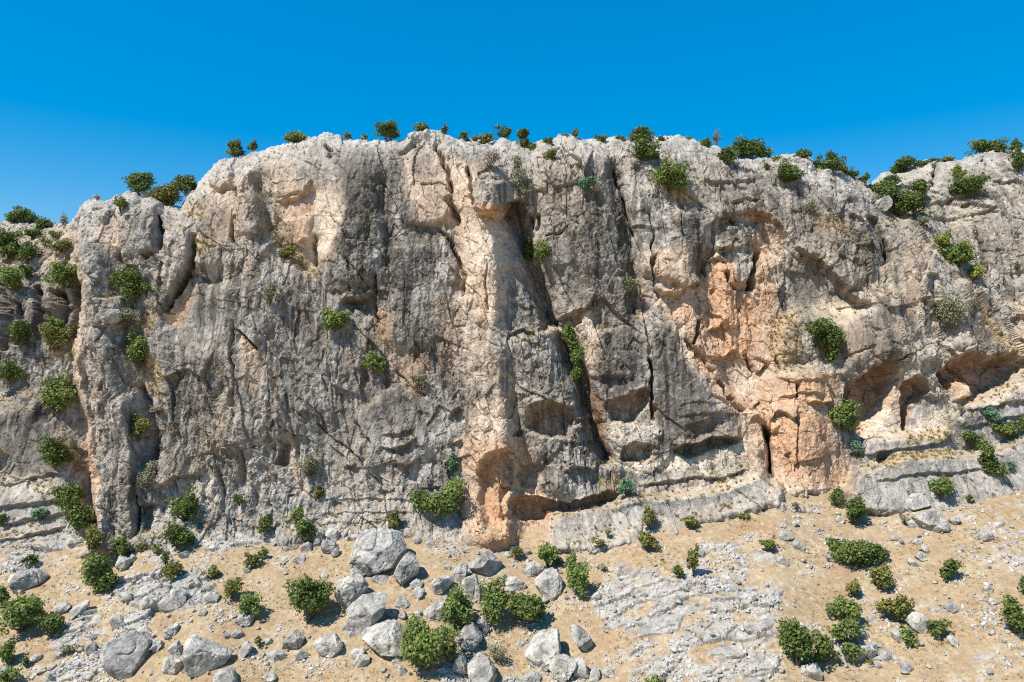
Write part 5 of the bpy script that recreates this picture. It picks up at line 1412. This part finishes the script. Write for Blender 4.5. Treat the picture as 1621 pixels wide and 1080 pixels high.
 (1606,974,46,58,'oak','slope','bush cut by the right edge low on the slope'), (1619,925,12,32,'oak','slope','narrow bush at the right edge above the cut one'),
 (1491,770,36,44,'bright','face','green bush above the right boulder cluster'), (1534,788,18,14,'olive','slope','tiny round bush right of the green one'), (1325,785,24,36,'oak','slope','dark narrow bush under the right terraces'), (1353,805,44,48,'oak','slope','loose leafy bush at the right cliff foot'), (1259,800,16,11,'grey','slope','small grey tuft under the orange tower'),
 (1432,822,22,16,'grey','slope','pale herb on the right boulder cluster'),
]
LOBES = {
 'two-part dark bush spilling over the crest right of the buttress': [(-.3, -.55, .6, .5), (.15, .4, .9, .6)],
 'two-crowned tree on the skyline above the notch': [(-.35, .1, .75, .9), (.6, -.1, .45, .6)],
 'wide low bush on the right slope': [(-.5, .1, .6, .9), (.2, -.2, .6, .7), (.7, .3, .45, .7), (-.1, .5, .6, .5)],
 'dark leaning bush above the orange tower': [(-.35, -.45, .7, .6), (.25, .1, .8, .7), (.55, .65, .5, .5)],
 'long hanging green bush in the lower cleft': [(-.6, -.7, .6, .35), (-.1, -.2, .8, .5), (.2, .3, .9, .5), (.1, .75, .6, .35)],
 'broad bright green ivy-like bush at the wall foot left of the buttress': [(-.6, .1, .6, .6), (0, .4, .8, .7), (.5, -.3, .7, .9), (.6, .5, .5, .6)],
 'two-part dark bush on the lowest right terrace': [(-.35, -.6, .6, .5), (.1, .4, .9, .7)],
 'largest bush in the notch between the two cliffs': [(-.6, -.5, .6, .6), (0, 0, .7, .8), (.4, .5, .7, .6), (.6, -.2, .5, .6)],
 'wide pine-like tree on the crest where it starts to fall': [(-.4, 0, .7, 1.0), (.2, .1, .7, .8), (.7, .35, .5, .5)],
 'long grey-green shrub hanging right of the buttress head': [(-.6, -.7, .7, .4), (-.1, -.1, .8, .6), (.4, .5, .7, .6)],
 'tall bright bush at the lower end of the green row': [(-.1, -.5, .7, .6), (.3, 0, .7, .6), (-.2, .5, 1.0, .6)],
}
for i, (u, v, w, h, kd, where, lb) in enumerate(PL):
    if where == 'skip': continue
    tree_ = 'tree' in lb.split() and where == 'crest'
    sap = 'sapling' in lb
    nm = 'tree' if tree_ or sap or 'double tree' in lb and 'upper' in lb else ('shrub' if 'shrub' in lb else 'bush')
    bush(u, v, w, h, kd, lb, nm, {'tree': 'tree', 'shrub': 'shrub'}.get(nm, 'bush'), where, LOBES.get(lb), i)

# dry grass: straw tufts on ledges and on the slope
rs = np.random.RandomState(17)
inF = (Uf > -10) & (Uf < 1631) & (np.arange(len(Uf)) < NF * len(us)) & (Vf < np.repeat(vb_s[None, :], NR, 0).ravel())
prob = np.clip(2.2 * GRSn + 0.8 * led + 0.05 * (up > 0.35) + 0.008, 0, 3) * inF
pk = rs.choice(len(Uf), 3600, p=prob / prob.sum(), replace=False)
prob2 = np.clip(0.25 + 1.5 * fbm(GXw / 3 + 90, GYw / 3, 0 * GXw, 3) - rockm, 0, 2) * (GV.ravel() < 1090) * (GV.ravel() > np.repeat(gvb[None, :], len(GV), 0).ravel())
pk2 = rs.choice(len(prob2), 6000, p=prob2 / prob2.sum(), replace=False)
def tufts(pos, hgt, nb, tone):
    n = len(pos)
    a = rs.rand(n, nb) * 6.283; tl = rs.uniform(0.25, 0.9, (n, nb)); H_ = hgt[:, None] * rs.uniform(.6, 1.2, (n, nb))
    d = np.stack([np.cos(a), np.sin(a), 0 * a], -1); side = np.stack([-np.sin(a), np.cos(a), 0 * a], -1)
    b0 = pos[:, None, :] + d * 0.03 - np.array([0, 0, 0.03])
    tip = b0 + d * (H_ * tl)[..., None] + np.array([0, 0, 1.0]) * (H_ * np.sqrt(1 - 0.7 * tl ** 2))[..., None]
    wd = (0.05 * side) * (0.5 + hgt[:, None, None])
    V = np.stack([b0 - wd, b0 + wd, tip], 2).reshape(-1, 3)
    c = np.repeat(tone, nb * 3, 0)
    return V, c
t1 = np.array([.42, .32, .15]) * (0.7 + 0.5 * rs.rand(len(pk), 1)) ; gk = rs.rand(len(pk)) < 0.12; t1[gk] = np.array([.16, .17, .06])
V1, c1 = tufts(pd[pk] + N1[pk] * 0.02, 0.10 + 0.26 * rs.rand(len(pk)), 9, t1)
t2 = np.array([.43, .335, .19]) * (0.75 + 0.4 * rs.rand(len(pk2), 1))
V2, c2 = tufts(gd_[pk2], 0.06 + 0.12 * rs.rand(len(pk2)), 6, t2)
for nm, V_, c_, lb in (('cliff_grass', V1, c1, 'dry straw-coloured grass tufts growing on the cliff ledges'), ('slope_grass', V2, c2, 'short dry grass stubble on the tan slope')):
    me = bpy.data.meshes.new(nm); fill_mesh(me, V_, np.arange(len(V_)).reshape(-1, 3)); set_col(me, c_); me.materials.append(straw_mat)
    o = link(nm, me); o['kind'] = 'stuff'; o['label'] = lb; o['category'] = 'grass'
